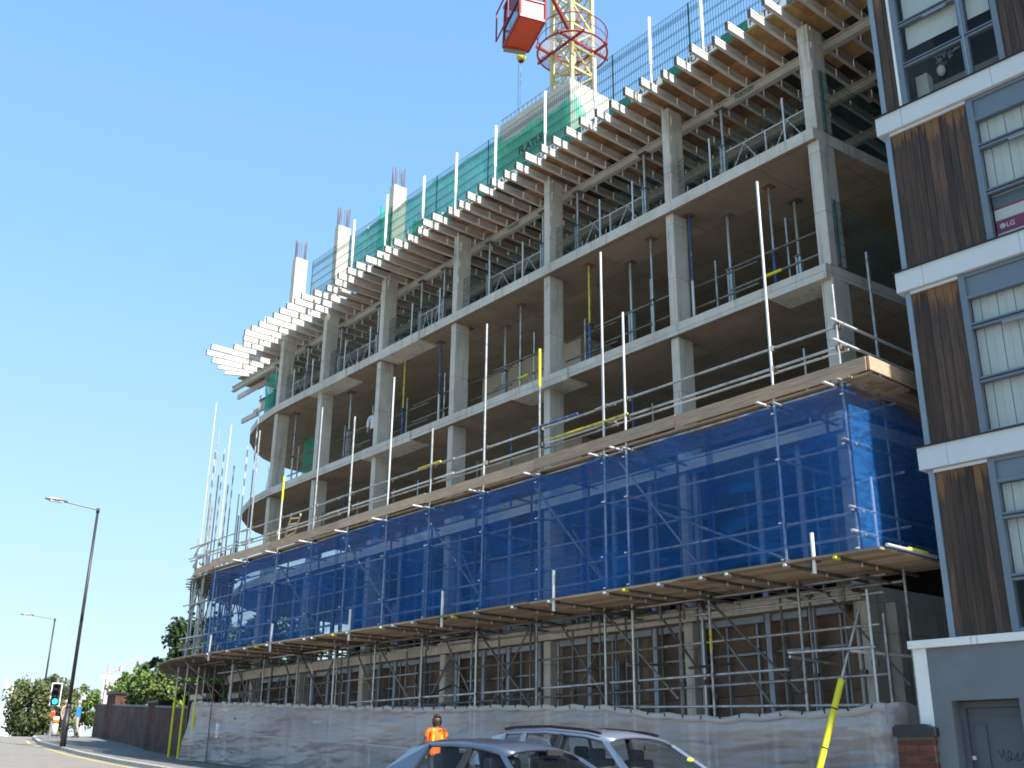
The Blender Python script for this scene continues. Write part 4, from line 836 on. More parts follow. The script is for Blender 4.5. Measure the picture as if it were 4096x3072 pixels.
# ================================================================== OFFICE BUILDING ON THE RIGHT
LR = Matrix.Rotation(radians(3), 3, 'Z'); LO = Vector((2.3, -1.4, 0))
ofc = thing('office_building', 'timber clad office building with pale bands and blue grey windows beside the site', 'building', (2.3, -1.4, .5), None, LR.to_4x4())
def LW(u, w, z): return LO + LR @ Vector((u, w, z))
def lb(name, u0, u1, w0, w1, z0, z1, m, parent=None): return boxo(name, LW((u0 + u1) / 2, (w0 + w1) / 2, (z0 + z1) / 2), (u1 - u0, w1 - w0, z1 - z0), parent or ofc, m, LR)
lb('side_wall', .03, .33, .16, 11, 3.45, 16.7, 'render'); lb('side_wall', -.3, .03, .3, 11, .2, 3.38, 'render')
lb('wall', .33, 9, 1.9, 2.1, .2, 16.7, 'room')
lb('roof', -.05, 9, .0, 11, 16.7, 16.95, 'panelw'); lb('cladding_panel', -.07, 7.9, 0, .12, 14.72, 15.06, 'panelw'); lb('wall', .05, 7.9, .1, .4, 15.06, 16.7, 'frame')
for (z0, z1) in ((11.81, 12.15), (8.90, 9.24), (5.98, 6.32)):
    us = [-.07, .39, 1.9, 3.4, 4.9, 6.4, 7.9]
    for a, c in zip(us, us[1:]): lb('cladding_panel', a, c - .006, 0, .12, z0, z1, 'panelw')
    lb('band_core', .0, 7.9, .12, 2, z0 + .01, z1 - .01, 'render'); fl = lb('flashing', -.1, 7.9, -.03, .16, z1, z1 + .018, 'black'); lb('band_return', -.07, -.0, .12, 2.2, z0, z1, 'panelw')
random.seed(21)
def planks(u0, u1, z0, z1, fresh=True):
    n = max(2, round((u1 - u0) / .118)); wd = (u1 - u0) / n
    for i in range(n):
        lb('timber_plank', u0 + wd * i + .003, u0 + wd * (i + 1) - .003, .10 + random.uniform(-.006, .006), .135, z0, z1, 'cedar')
    lb('backing', u0, u1, .136, .16, z0, z1, 'black')
def window(u0, u1, z0, z1, trs, mulls, spand=None, blinds=(), label=None):
    w = lb('window', u0, u0 + .10, .06, .17, z0, z1, 'frame'); F = 'frame'
    lb('window_frame', u1 - .09, u1, .06, .17, z0, z1, F, w); lb('window_frame', u0 + .1, u1 - .09, .07, .17, z0, z0 + .05, F, w); lb('window_frame', u0 + .1, u1 - .09, .07, .17, z1 - .06, z1, F, w)
    for m in mulls: lb('mullion', m - .055, m + .055, .065, .17, z0 + .05, z1 - .06, F, w); lb('mullion', m - .014, m + .014, .05, .065, z0 + .05, z1 - .06, 'trim', w)
    edges = [u0 + .1] + list(mulls) + [u1 - .09]; zz = [z0 + .05] + sorted(trs) + [(spand or z1) - .0]
    for t in trs: lb('transom', u0 + .1, u1 - .09, .068, .168, t - .045, t + .045, F, w); lb('transom', u0 + .1, u1 - .09, .058, .068, t - .008, t + .012, 'black', w)
    if spand: lb('spandrel_panel', u0 + .1, u1 - .09, .10, .16, spand, z1 - .06, F, w); lb('transom', u0 + .1, u1 - .09, .07, .168, spand - .05, spand, F, w)
    for a, c in zip(edges, edges[1:]):
        for p, q in zip(zz, zz[1:]): lb('pane', a + .03, c - .03, .118, .124, p + .03, q - .03, 'glass', w)
        for (b0, b1, kind) in blinds:
            if kind == 'roller': lb('blind', a + .06, c - .06, .20, .205, b0, b1, 'blind', w)
            else:
                n = max(2, int((c - a) / .125))
                for k in range(n): x0 = a + (c - a) * k / n; lb('blind_slat', x0 + .003, x0 + (c - a) / n - .003, .20 + .012 * (k % 2), .206 + .012 * (k % 2), b0, b1, 'blind', w)
    # restrictor strip
    lb('vent_strip', u0 + .55, u0 + .95, .052, .066, (trs[-1] if trs else z1) - .10, (trs[-1] if trs else z1) - .055, 'lampg', w)
    return w
def trim(z0, z1): lb('corner_trim', .03, .115, .07, .16, z0, z1, 'trim')
trim(12.17, 14.72); planks(.12, .405, 12.17, 14.72); lb('downpipe', .36, .405, .06, .098, 12.17, 14.72, 'white')
w1 = window(.41, 2.13, 12.17, 14.72, [12.97, 13.80], [1.56], None, [(13.33, 14.65, 'roller')])
lb('desk_panel', .75, 2.05, .6, .63, 12.2, 12.72, 'sill', w1); lb('column_cover', .5, .7, .5, .7, 12.2, 12.95, 'blind', w1)
vs = MB().ico(LW(.95, .5, 12.86), .07, 2, (1, 1, 1.5)).build('vase', 'white', w1, smooth=True)
lf = MB()
for k in range(30):
    a = random.uniform(0, 6.28); r = random.uniform(.05, .3); c = LW(1.05 + r * cos(a) * .8, .5 + .1 * sin(a), 12.98 + random.uniform(0, .25)); lf.box(c, (.07, .01, .03), Matrix.Rotation(a, 3, 'Y'))
lf.build('flowers', 'sill', w1)
planks(2.135, 3.8, 12.17, 14.72)
trim(9.26, 11.80); planks(.12, 1.415, 9.26, 11.80); lb('soffit_strip', .115, 1.42, .06, .12, 11.755, 11.80, 'panelw')
w2 = window(1.42, 4.2, 9.26, 11.80, [10.09, 10.90], [2.95], 11.42, [(10.05, 11.4, 'slat')])
bnr = lb('banner', 1.54, 2.88, .19, .195, 9.31, 10.05, 'white', w2)
lb('banner_stripe', 1.54, 2.88, .186, .189, 9.40, 9.615, 'pink', w2); lb('banner_stripe', 1.54, 2.88, .186, .189, 9.80, 9.84, 'pink', w2); lb('banner_panel', 1.54, 2.88, .186, .189, 9.845, 10.03, 'frame', w2)
mw = Matrix.Translation(LW(1.685, .184, 9.475)) @ LR.to_4x4() @ Matrix.Rotation(pi / 2, 4, 'X')
text_obj('lettering', 'LG', .105, mw, 'white', w2)
MB().tube(LW(1.63, .186, 9.51), LW(1.63, .183, 9.51), .043, 20).build('round_logo', 'white', w2)
tl = Matrix.Translation(LW(1.612, .1825, 9.488)) @ LR.to_4x4() @ Matrix.Rotation(pi / 2, 4, 'X'); text_obj('logo_mark', 'L', .045, tl, 'pink', w2, .0005)
trim(6.34, 8.89); planks(.12, .885, 6.34, 8.89); lb('soffit_strip', .115, .89, .06, .12, 8.845, 8.89, 'panelw')
window(.89, 3.8, 6.34, 8.89, [7.16, 8.02], [2.5], 8.52, [(6.4, 8.5, 'slat')])
trim(3.53, 5.97); planks(.12, .915, 3.53, 5.97); lb('soffit_strip', .115, .92, .06, .12, 5.925, 5.97, 'panelw')
window(.92, 3.8, 3.53, 5.97, [4.26, 5.12], [2.6], 5.65, [(4.3, 5.6, 'slat')])
for a, c in ((-.55, .385), (.395, .47), (.48, 2.2), (2.21, 4.2), (4.21, 8)): lb('ledge_stone', a, c, -.06, .5, 3.40, 3.51, 'white')
lb('pier', -.51, -.31, -.0, .25, .3, 3.398, 'white')
lb('wall', -.31, -.03, 0.002, .3, .3, 3.398, 'render'); lb('wall', -.03, .90, .002, .3, 2.67, 3.398, 'render'); lb('wall', .90, 8, .002, .3, .2, 3.398, 'render')
M['doorg'] = mat('dark_grey_door', (.085, .10, .12), .6, var=.1)
dr = lb('door', -.03, .90, .26, .30, .3, 2.66, 'doorg'); lb('door_frame', -.03, .06, .20, .26, .3, 2.58, 'doorg', dr); lb('door_frame', -.03, .90, .20, .26, 2.58, 2.66, 'doorg', dr); lb('door_panel', .14, .30, .235, .258, .5, 2.35, 'doorg', dr); lb('door_panel', .36, .88, .245, .258, .5, 2.45, 'doorg', dr)
lb('door_handle', .07, .12, .20, .24, 1.90, 1.95, 'steel_b', dr)
gr = MB(); pts = [(0.42, 2.02), (.46, 1.92), (.49, 2.03), (.51, 1.9), (.56, 1.88), (.6, 1.98), (.55, 2.02), (.54, 1.92), (.62, 1.9), (.68, 1.99), (.66, 1.89), (.72, 1.9), (.76, 2.0), (.80, 1.9), (.84, 2.0)]
for a, c in zip(pts, pts[1:]): gr.tube(LW(a[0], .243, a[1]), LW(c[0], .243, c[1]), .0035, 4)
gr.build('graffiti', 'black', dr)
# brick pier between the office building and the hoarding: every brick a part
bp_ = thing('brick_pier', 'short red brick pier with dark coping between plastic sheeting and grey wall', 'brick pier', (1.71, -1.35, .5))
brk = [mat('red_brick_a', (.13, .04, .026), .9, var=.25, scale=9), mat('red_brick_b', (.10, .034, .025), .9, var=.25, scale=9), mat('red_brick_c', (.155, .052, .03), .9, var=.25, scale=9)]
for i, m in enumerate(brk): M['brk%d' % i] = m
M['mortar'] = mat('old_mortar', (.13, .115, .095), .95, var=.2)
MB().bb((1.44, -1.497, .5), (1.995, -1.175, 2.205)).build('mortar_core', 'mortar', bp_)
z = .52; c = 0
while z < 2.15:
    off = 0 if c % 2 else .1125; x = 1.432 - off + .0
    while x < 2.0:
        x0 = max(x, 1.432); x1 = min(x + .215, 2.003)
        if x1 - x0 > .03: boxo('brick', ((x0 + x1) / 2, -1.335, z + .0325), (x1 - x0, .338 + random.uniform(-.006, .006), .065), bp_, 'brk%d' % random.randrange(3))
        x += .225
    z += .075; c += 1
MB().prism([(1.40, 2.205), (1.40, 2.33), (1.46, 2.37), (1.90, 2.37), (2.04, 2.31), (2.04, 2.205)], 0, .4).build('coping', 'lamp', bp_)
o = bp_.children[-1] if False else [q for q in COL.objects if q.name.startswith('coping')][-1]
mw = Matrix.Translation((0, -1.14, 0)) @ Matrix.Rotation(pi / 2, 4, 'X'); o.matrix_basis = mw; WM[o.name] = mw
# ================================================================== TOWER CRANE
cr = thing('tower_crane', 'cream lattice tower crane with red cab and ring platform behind the core wall', 'crane', (-22.1, 14.3, 2))
nx, ny, a_ = -21.45, 13.6, 1.42
cn4 = [(nx, ny), (nx - a_, ny), (nx - a_, ny + a_), (nx, ny + a_)]
for (x, y) in cn4: boxo('mast_leg', (x, y, 25), (.17, .17, 46), cr, 'craney')
for s in range(4):
    (x0, y0), (x1, y1) = cn4[s], cn4[(s + 1) % 4]; z = 16.; k = 0
    while z < 44:
        MB().beam((x0, y0, z), (x1, y1, z), .09, .09).build('mast_strut', 'craney', cr)
        zz = (z, z + 1.3) if (k + s) % 2 else (z + 1.3, z); MB().beam((x0, y0, zz[0]), (x1, y1, zz[1]), .08, .08).build('mast_brace', 'craney', cr)
        if s in (0, 2): MB().beam((x0, y0, zz[1]), (x1, y1, zz[0]), .08, .08).build('mast_brace', 'craney', cr)
        z += 1.3; k += 1
pipe('mast_ladder', (nx - .5, ny + .9, 18), (nx - .5, ny + .9, 44), cr, 'craner', .03)
zr = 35.7; cxr, cyr = nx - a_ / 2, ny + a_ / 2
rg = MB().torus((cxr, cyr, zr), 1.75, .05).build('ring_platform', 'craner', cr, smooth=True)
b = MB()
for s in (-1, 1):
    b.beam((cxr - 1.72, cyr + s * .78, zr), (cxr + 1.72, cyr + s * .78, zr), .09, .13); b.beam((cxr + s * .78, cyr - 1.72, zr + .02), (cxr + s * .78, cyr + 1.72, zr + .02), .09, .13)
b.build('cross_beam', 'craner', rg)
MB().torus((cxr, cyr, zr + 1.1), 1.78, .03).build('hand_rail', 'craner', rg, smooth=True); MB().torus((cxr, cyr, zr + .55), 1.76, .02).build('hand_rail', 'craner', rg, smooth=True)
for k in range(12): t_ = k * pi / 6; pipe('rail_post', (cxr + 1.75 * cos(t_), cyr + 1.75 * sin(t_), zr), (cxr + 1.75 * cos(t_), cyr + 1.75 * sin(t_), zr + 1.1), rg, 'craner', .02)
fl = net_mat('ring_floor_mesh', (.45, .42, .45), .55, .5); b = MB()
for k in range(32):
    t0, t1 = k * pi / 16, (k + 1) * pi / 16; b.quad(*[(cxr + r * cos(t), cyr + r * sin(t), zr + .09) for r, t in ((1.0, t0), (1.74, t0), (1.74, t1), (1.0, t1))])
b.build('ring_floor', fl, rg)
# cab
zc = CAM.z + ray(*z7(235, 400)).normalized().z * 52
q4 = [at_z(*z7(*p), zc) for p in ((235, 400), (440, 435), (580, 185), (370, 130))]
cab = MB().prism([(p.x, p.y) for p in q4], zc, zc + .12).build('cab', 'craneo', cr)
up2 = Vector((0, 0, 2.3)); lean = [Vector((.0, 0, 0))] * 4
e_out = (q4[0] - q4[3]).normalized()
for i, p in enumerate(q4):
    MB().beam(p + Vector((0, 0, .05)), p + up2 + (e_out * -.25 if i in (0, 1) else Vector()), .11, .11).build('cab_post', 'craner', cab)
    r_ = q4[(i + 1) % 4]
    for h, wd in ((.06, .15), (1.0, .07), (2.3, .1)): MB().beam(p + Vector((0, 0, h)), r_ + Vector((0, 0, h)), .1, wd).build('cab_rail', 'craner', cab)
    if i == 1: MB().beam(p + Vector((0, 0, .3)), r_ + Vector((0, 0, .3)), .06, .3).build('kick_panel', 'craner', cab)
    elif i in (0, 3): MB().quad(p + Vector((0, 0, .2)), r_ + Vector((0, 0, .2)), r_ + Vector((0, 0, 2.2)), p + Vector((0, 0, 2.2))).build('cab_pane', 'cglass', cab)
    else: MB().quad(p + Vector((0, 0, .2)), r_ + Vector((0, 0, .2)), r_ + Vector((0, 0, .95)), p + Vector((0, 0, .95))).build('cab_panel', 'craner', cab); MB().quad(p + Vector((0, 0, 1)), r_ + Vector((0, 0, 1)), r_ + Vector((0, 0, 2.2)), p + Vector((0, 0, 2.2))).build('cab_pane', 'cglass', cab)
MB().prism([(p.x, p.y) for p in q4], zc + 2.3, zc + 2.42).build('cab_roof', 'craner', cab)
m0, m1 = (q4[3] + q4[2]) / 2, (q4[0] + q4[1]) / 2; cc = m0.lerp(m1, .45)
sb = MB().box(cc + Vector((0, 0, .55)), (.6, .6, .12)).box(cc + Vector((0, 0, 1.0)) + (m0 - m1).normalized() * .3, (.5, .5, .8)).build('driver_seat', 'dark', cab)
a0, a1 = q4[0] + (q4[0] - q4[1]).normalized() * .35, q4[3].lerp(q4[0], .25) + (q4[0] - q4[1]).normalized() * .35
for h0, h1, A, B in ((.0, .0, a0, a1), (1.6, 1.6, a0, a1)): pipe('guard_tube', A + Vector((0, 0, .3 + h0)), B + Vector((0, 0, .3 + h1)), cab, 'craner', .04)
pipe('guard_tube', a0 + Vector((0, 0, .3)), a0 + Vector((0, 0, 1.9)), cab, 'craner', .04); pipe('guard_tube', a1 + Vector((0, 0, .3)), a1 + Vector((0, 0, 1.9)), cab, 'craner', .04)
MB().beam(q4[2] + Vector((0, 0, 2.2)), Vector((nx - .3, ny + .2, zc + 2.9)), .14, .2).build('cab_bracket', 'craner', cab)
MB().beam(q4[0].lerp(q4[1], .02) + Vector((0, 0, -.06)), q4[0].lerp(q4[1], .9) + Vector((0, 0, -.06)), .25, .08).build('front_grating', 'lampg', cab)
hk = CAM + ray(*z7(383, 480)).normalized() * 56
t = thing('crane_hook', 'yellow hook ball hanging on thin ropes below the red crane cab', 'crane hook', hk)
MB().ico(hk, .24, 3).build('hook_ball', 'yellowp', t, smooth=True); MB().ico(hk + Vector((0, 0, -.16)), .15, 2).build('hook_swivel', 'lamp', t, smooth=True)
for dx in (-.16, .0): pipe('hoist_rope', (hk.x + dx - .05, hk.y, 18), (hk.x + dx - .05, hk.y, hk.z), t, 'lampg', .012, 5)
pipe('hoist_rope', (hk.x, hk.y, hk.z), (hk.x, hk.y, hk.z + 12), t, 'lampg', .012, 5)
# ================================================================== STREET
def on_g(px, py, dz=.12):
    d = ray(px, py); lo, hi = 5., 200.
    f = lambda t: (CAM + d * t).z - g((CAM + d * t).x) - dz
    prev = f(lo)
    t = lo
    while t < hi:
        t += .25
        if f(t) * prev < 0: break
    return CAM + d * t
def street_lamp(base, H, arm, label, ang=0, group='street lamps'):
    t = thing('street_lamp', label, 'street lamp', base, group); x, y, z = base
    MB().tube((x, y, z), (x, y, z + 1.4), .11, 14).tube((x, y, z + 1.4), (x, y, z + 1.55), .11, 14, .075).build('base_column', 'lamp', t, smooth=True)
    MB().tube((x, y, z + 1.55), (x, y, z + H), .075, 12, .05).build('column', 'lamp', t, smooth=True)
    d = Vector((sin(ang), -cos(ang), 0)); top = Vector((x, y, z + H))
    MB().tube(top + Vector((0, 0, -.12)), top + Vector((0, 0, .06)), .07, 10).build('bracket', 'lamp', t, smooth=True)
    pipe('arm', top, top + d * arm + Vector((0, 0, .12)), t, 'lampg', .03)
    e = top + d * (arm + .32) + Vector((0, 0, .13)); R = Matrix.Rotation(ang, 3, 'Z'); b = MB(); b.ico((0, 0, 0), 1, 3)
    b.v = [tuple(e + R @ Vector((q[0] * .15, q[1] * .46, q[2] * (.13 if q[2] > 0 else .06)))) for q in b.v]
    b.build('lantern', 'lampg', t, smooth=True); boxo('lens', e + Vector((0, 0, -.055)), (.2, .5, .03), t, 'white', R)
    boxo('access_door', (x + .0, y - .112, z + .7), (.09, .01, .45), t, 'lamp')
p = on_g(250, 2987); p1 = p.copy(); H1 = at_y(392, 2040, p.y).z - p.z
street_lamp(p, H1, 1.35, 'tall black street lamp standing at the kerb left of the scaffolding')
d = ray(220, 2477); tdist = 84; q = CAM + d.normalized() * tdist; zb = g(q.x) + .1
street_lamp((q.x, q.y, zb), q.z - zb, 1.6, 'farther black street lamp rising behind the olive bush')
# traffic light
p = on_g(196, 2957); x, y, z = p
t = thing('traffic_light', 'traffic light showing green with white bordered backboard', 'traffic light', p)
hd = CAM + ray(222, 2778) * ((Vector((x, y, 0)) - Vector((CAM.x, CAM.y, 0))).length / Vector((ray(222, 2778).x, ray(222, 2778).y, 0)).length)
pipe('pole', (x, y, z), (x, y, hd.z + .75), t, 'lampg', .06, 10)
vx = Vector((CAM.x - x, CAM.y - y, 0)).normalized(); Rv = Matrix.Rotation(math.atan2(vx.y, vx.x) - pi / 2 + pi, 3, 'Z'); rv = Rv @ Vector((1, 0, 0))
c = Vector((x, y, hd.z)) + vx * .1
bbd = boxo('backboard', c, (.45, .03, 1.02), t, 'white', Rv); boxo('board_face', c + vx * .018, (.37, .01, .94), bbd, 'black', Rv); boxo('signal_housing', c + vx * .08, (.28, .12, .90), t, 'black', Rv)
for k, m in enumerate(('black', 'black', 'glight')):
    zz = c.z + .31 - .31 * k; o = MB().tube(c + vx * .14 + Vector((0, 0, zz - c.z)), c + vx * .155 + Vector((0, 0, zz - c.z)), .12, 20).build('lens', m, t, smooth=False)
    MB().tube(c + vx * .14 + Vector((0, 0, zz - c.z + .02)), c + vx * .30 + Vector((0, 0, zz - c.z - .0)), .135, 14, .135, False).build('visor', 'black', o, smooth=True)
MB().tube(c + vx * .0 + Vector((0, 0, -.86)), c + vx * .16 + Vector((0, 0, -.86)), .1, 12).build('small_red_lens', 'rlight', t)
boxo('push_box', Vector((x, y, z + 1.05)) + vx * .1, (.16, .1, .3), t, 'yellow', Rv)
# people
def person(base, yaw, label, top, legs, skin, hair, H=1.72, pose='walk', vest=None, hairlong=False, lean=0):
    t = thing('person', label, 'person', base, None, Matrix.Rotation(yaw, 4, 'Z')); s = H / 1.72
    A = .12 if pose == 'walk' else .03
    V = [(0, 0, .93, .145), (0, .0, 1.10, .135), (0, .01, 1.28, .155), (0, .0, 1.42, .125), (0, 0, 1.49, .06), (0, .02, 1.56, .062), (0, .03, 1.625, .088), (0, .02, 1.69, .07),
         (.095, 0, .86, .10), (.10, A, .50, .068), (.10, A * .4, .13, .048), (.10, A * .4 + .02, .05, .05), (.10, A * .4 + .16, .035, .036),
         (-.095, 0, .86, .10), (-.10, -A * .3, .50, .068), (-.10, -A * 1.6, .14, .048), (-.10, -A * 1.6 + .02, .05, .05), (-.10, -A * 1.6 + .16, .035, .036),
         (.19, 0, 1.40, .062), (.245, -.03, 1.13, .046), (.235, .06, .90, .035), (.232, .09, .82, .032),
         (-.19, 0, 1.40, .062), (-.245, .02, 1.13, .046), (-.235, .10, .91, .035), (-.232, .14, .83, .032)]
    E = [(0, 1), (1, 2), (2, 3), (3, 4), (4, 5), (5, 6), (6, 7), (0, 8), (8, 9), (9, 10), (10, 11), (11, 12), (0, 13), (13, 14), (14, 15), (15, 16), (16, 17), (3, 18), (18, 19), (19, 20), (20, 21), (3, 22), (22, 23), (23, 24), (24, 25)]
    if pose == 'bend': V = [(x_, y_ + (max(0, z_ - .93) * .55 if i < 8 or i > 17 else 0), z_ - (max(0, z_ - .93) ** 2 * .22 if i < 8 or i > 17 else 0), r_) for i, (x_, y_, z_, r_) in enumerate(V)]
    me = bpy.data.meshes.new('person_body'); me.from_pydata([(v[0] * s, v[1] * s, v[2] * s) for v in V], E, [])
    tmp = bpy.data.objects.new('tmp', me); COL.objects.link(tmp); md = tmp.modifiers.new('skin', 'SKIN'); sb = tmp.modifiers.new('sub', 'SUBSURF'); sb.levels = 2; sb.render_levels = 2
    for i, v in enumerate(V):
        k = me.skin_vertices[0].data[i]; k.radius = (v[3] * s * (1.28 if i in (0, 1, 2) else 1), v[3] * s * (.85 if i in (1, 2) else 1)); k.use_root = i == 0
    dg = bpy.context.evaluated_depsgraph_get(); m2 = bpy.data.meshes.new_from_object(tmp.evaluated_get(dg)); bpy.data.objects.remove(tmp)
    m2.materials.clear()
    for mm in (legs, top, skin, 'dark'): m2.materials.append(M[mm])
    for pl in m2.polygons:
        c = pl.center / s; pl.use_smooth = True
        neck = V[4][2] - .02
        if c.z < .09: pl.material_index = 3
        elif abs(c.x) > .185 and c.z < 1.0 and c.z > .7: pl.material_index = 2
        elif vest and abs(c.x) > .2 and c.z < 1.3: pl.material_index = 2
        elif c.z > neck: pl.material_index = 2
        elif c.z > .93: pl.material_index = 1
        else: pl.material_index = 0
    mw = Matrix.Translation(base) @ Matrix.Rotation(yaw, 4, 'Z'); o = link('body', m2, t, mw)
    hc = Vector(V[6][:3]) * s; b = MB(); b.ico((0, 0, 0), 1, 3)
    pts = []
    for q in b.v:
        v = Vector(q); v = Vector((v.x * .095, v.y * .105, v.z * .115)) * s
        if v.y > .045 * s and v.z < .055 * s: v.y = .04 * s
        if hairlong and v.y < .02 and v.z < 0: v.z *= 1.75; v.y *= 1.25; v.x *= 1.15
        elif not hairlong and v.z < -.02: v = v * .82
        pts.append(tuple(hc + v + Vector((0, -.012, .022)) * s))
    b.v = pts; ho = b.build('hair', hair, t, smooth=True); ho.matrix_basis = mw; WM[ho.name] = mw
    fc = MB(); fc.ico(hc + Vector((0, .098 * s, -.005 * s)), .014 * s, 1, (1, 1.2, 1.6)); 
    for sx in (-1, 1): fc.ico(hc + Vector((sx * .095 * s, 0, -.01 * s)), .022 * s, 1, (.5, 1, 1.4))
    fo = fc.build('nose_and_ears', skin, t, smooth=True); fo.matrix_basis = mw; WM[fo.name] = mw
    ey = MB()
    for sx in (-1, 1): ey.ico(hc + Vector((sx * .034 * s, .083 * s, .018 * s)), .010 * s, 1)
    ey.box(hc + Vector((0, .085 * s, -.045 * s)), (.045 * s, .012 * s, .010 * s)); eo = ey.build('eyes_and_mouth', 'hair_d', t, smooth=True); eo.matrix_basis = mw; WM[eo.name] = mw
    if vest:
        vo = MB()
        for sx in (-1, 1): vo.beam((sx * .08 * s, .085 * s, 1.45 * s), (sx * .11 * s, .140 * s, 1.12 * s), .028, .012, (0, 1, 0))
        q = vo.build('reflective_strip', vest, t); q.matrix_basis = mw; WM[q.name] = mw
    return t
hd = at_y(1748, 2868, -2.6); base = Vector((hd.x, -2.6, g(hd.x) + .12)); person(base, radians(-110), 'person in bright orange vest walking past the sheeting behind the blue car', 'orange', 'dark', 'skin_d', 'hair_d', hd.z - base.z + .02, 'walk', 'yellow', True)
p = on_g(300, 2951); person(p, radians(150), 'person in blue shirt and beige trousers by the brick wall', 'blueshirt', 'beige', 'skin_l', 'hair_w', 1.74, 'walk')
p = on_g(246, 2954); person(p, radians(-60), 'person in tan top and dark trousers beside the black lamp post', 'tan', 'dark', 'skin_l', 'hair_w', 1.72, 'stand')
p = at_y(*zF(1190, 250), .5); person(Vector((p.x, .6, Z3)), radians(60), 'worker in white top bending beside a column on the middle storey', 'white', 'dark', 'skin_l', 'hivis', 1.75, 'bend')
for q, m, l in (((300, 545), 'red', 'worker in red helmet just showing above the formwork deck edge'),):
    p = at_z(*zB(*q), FORM + .224 + 1.70); person(Vector((p.x, p.y, FORM + .224)), radians(-90), l, 'hivis', 'dark', 'skin_l', m, 1.72, 'stand')
# white and orange bollard by the crossing
p = on_g(214, 2945); t = thing('traffic_cylinder', 'white plastic traffic cylinder with orange band beside the traffic light pole', 'bollard', p)
MB().tube(p, p + Vector((0, 0, .95)), .17, 14, .14).build('body', 'white', t, smooth=True); MB().tube(p + Vector((0, 0, .62)), p + Vector((0, 0, .80)), .165, 14, .155).build('band', 'orange', t, smooth=True); MB().tube(p, p + Vector((0, 0, .06)), .25, 14).build('foot', 'lamp', t)
# brick boundary wall beyond the site
bw = thing('brick_wall', 'old dark brick boundary wall along the pavement left of the scaffolding', 'wall', (-37, 2.5, 2.7))
wp = along(WALLP, 2.2)
for i, (a, c) in enumerate(zip(wp, wp[1:])):
    d = (c - a).normalized(); n_ = Vector((-d.y, d.x)); n_ = n_ if n_.y > 0 else -n_; ztop = 3.60 + .056 * (-25 - a.x); ztop2 = 3.60 + .056 * (-25 - c.x)
    P = [(a.x, a.y), (c.x, c.y), (c.x + n_.x * .33, c.y + n_.y * .33), (a.x + n_.x * .33, a.y + n_.y * .33)]; zb = [g(a.x) - .05, g(c.x) - .05] * 2; b = MB()
    lo = [(P[k][0], P[k][1], (g(a.x) if k in (0, 3) else g(c.x)) - .05) for k in range(4)]; hi = [(P[k][0], P[k][1], ztop if k in (0, 3) else ztop2) for k in range(4)]
    for k in range(4): b.quad(lo[k], lo[(k + 1) % 4], hi[(k + 1) % 4], hi[k])
    b.quad(*hi); b.build('wall_section', 'brickw', bw)
    co = MB().beam((a.x + n_.x * .165, a.y + n_.y * .165, ztop + .05), (c.x + n_.x * .165, c.y + n_.y * .165, ztop2 + .05), .40, .095).build('coping', 'lamp', bw, bevel=.02)
for (x, y, h, wd) in ((-45.6, 4.0, .55, .6), (-31.5, .65, .18, .5)):
    zt = 3.60 + .056 * (-25 - x); o = MB().bb((x - wd, y, g(x)), (x + wd, y + .55, zt + h)).build('pier', 'brickw', bw); MB().bb((x - wd - .06, y - .06, zt + h), (x + wd + .06, y + .61, zt + h + .1)).build('pier_cap', 'lamp', o)
# brick gate piers below the far end of the fan
for i, (x, y, wd, l) in enumerate(((-25.35, -.35, .5, 'dark red brick pier with pale stone lintel under the far end of the fan'), (-23.7, .25, .45, 'dark red brick pier behind the yellow sleeved poles beside the sheeting end'))):
    t = thing('brick_pier', l, 'brick pier', (x, y, g(x))); MB().bb((x - wd, y, g(x)), (x + wd, y + .6, 4.45)).build('shaft', 'brickw', t); MB().bb((x - wd - .02, y - .02, 3.95), (x + wd + (.3 if i == 0 else .02), y + .3, 4.12)).build('stone_band', 'concrete', t)
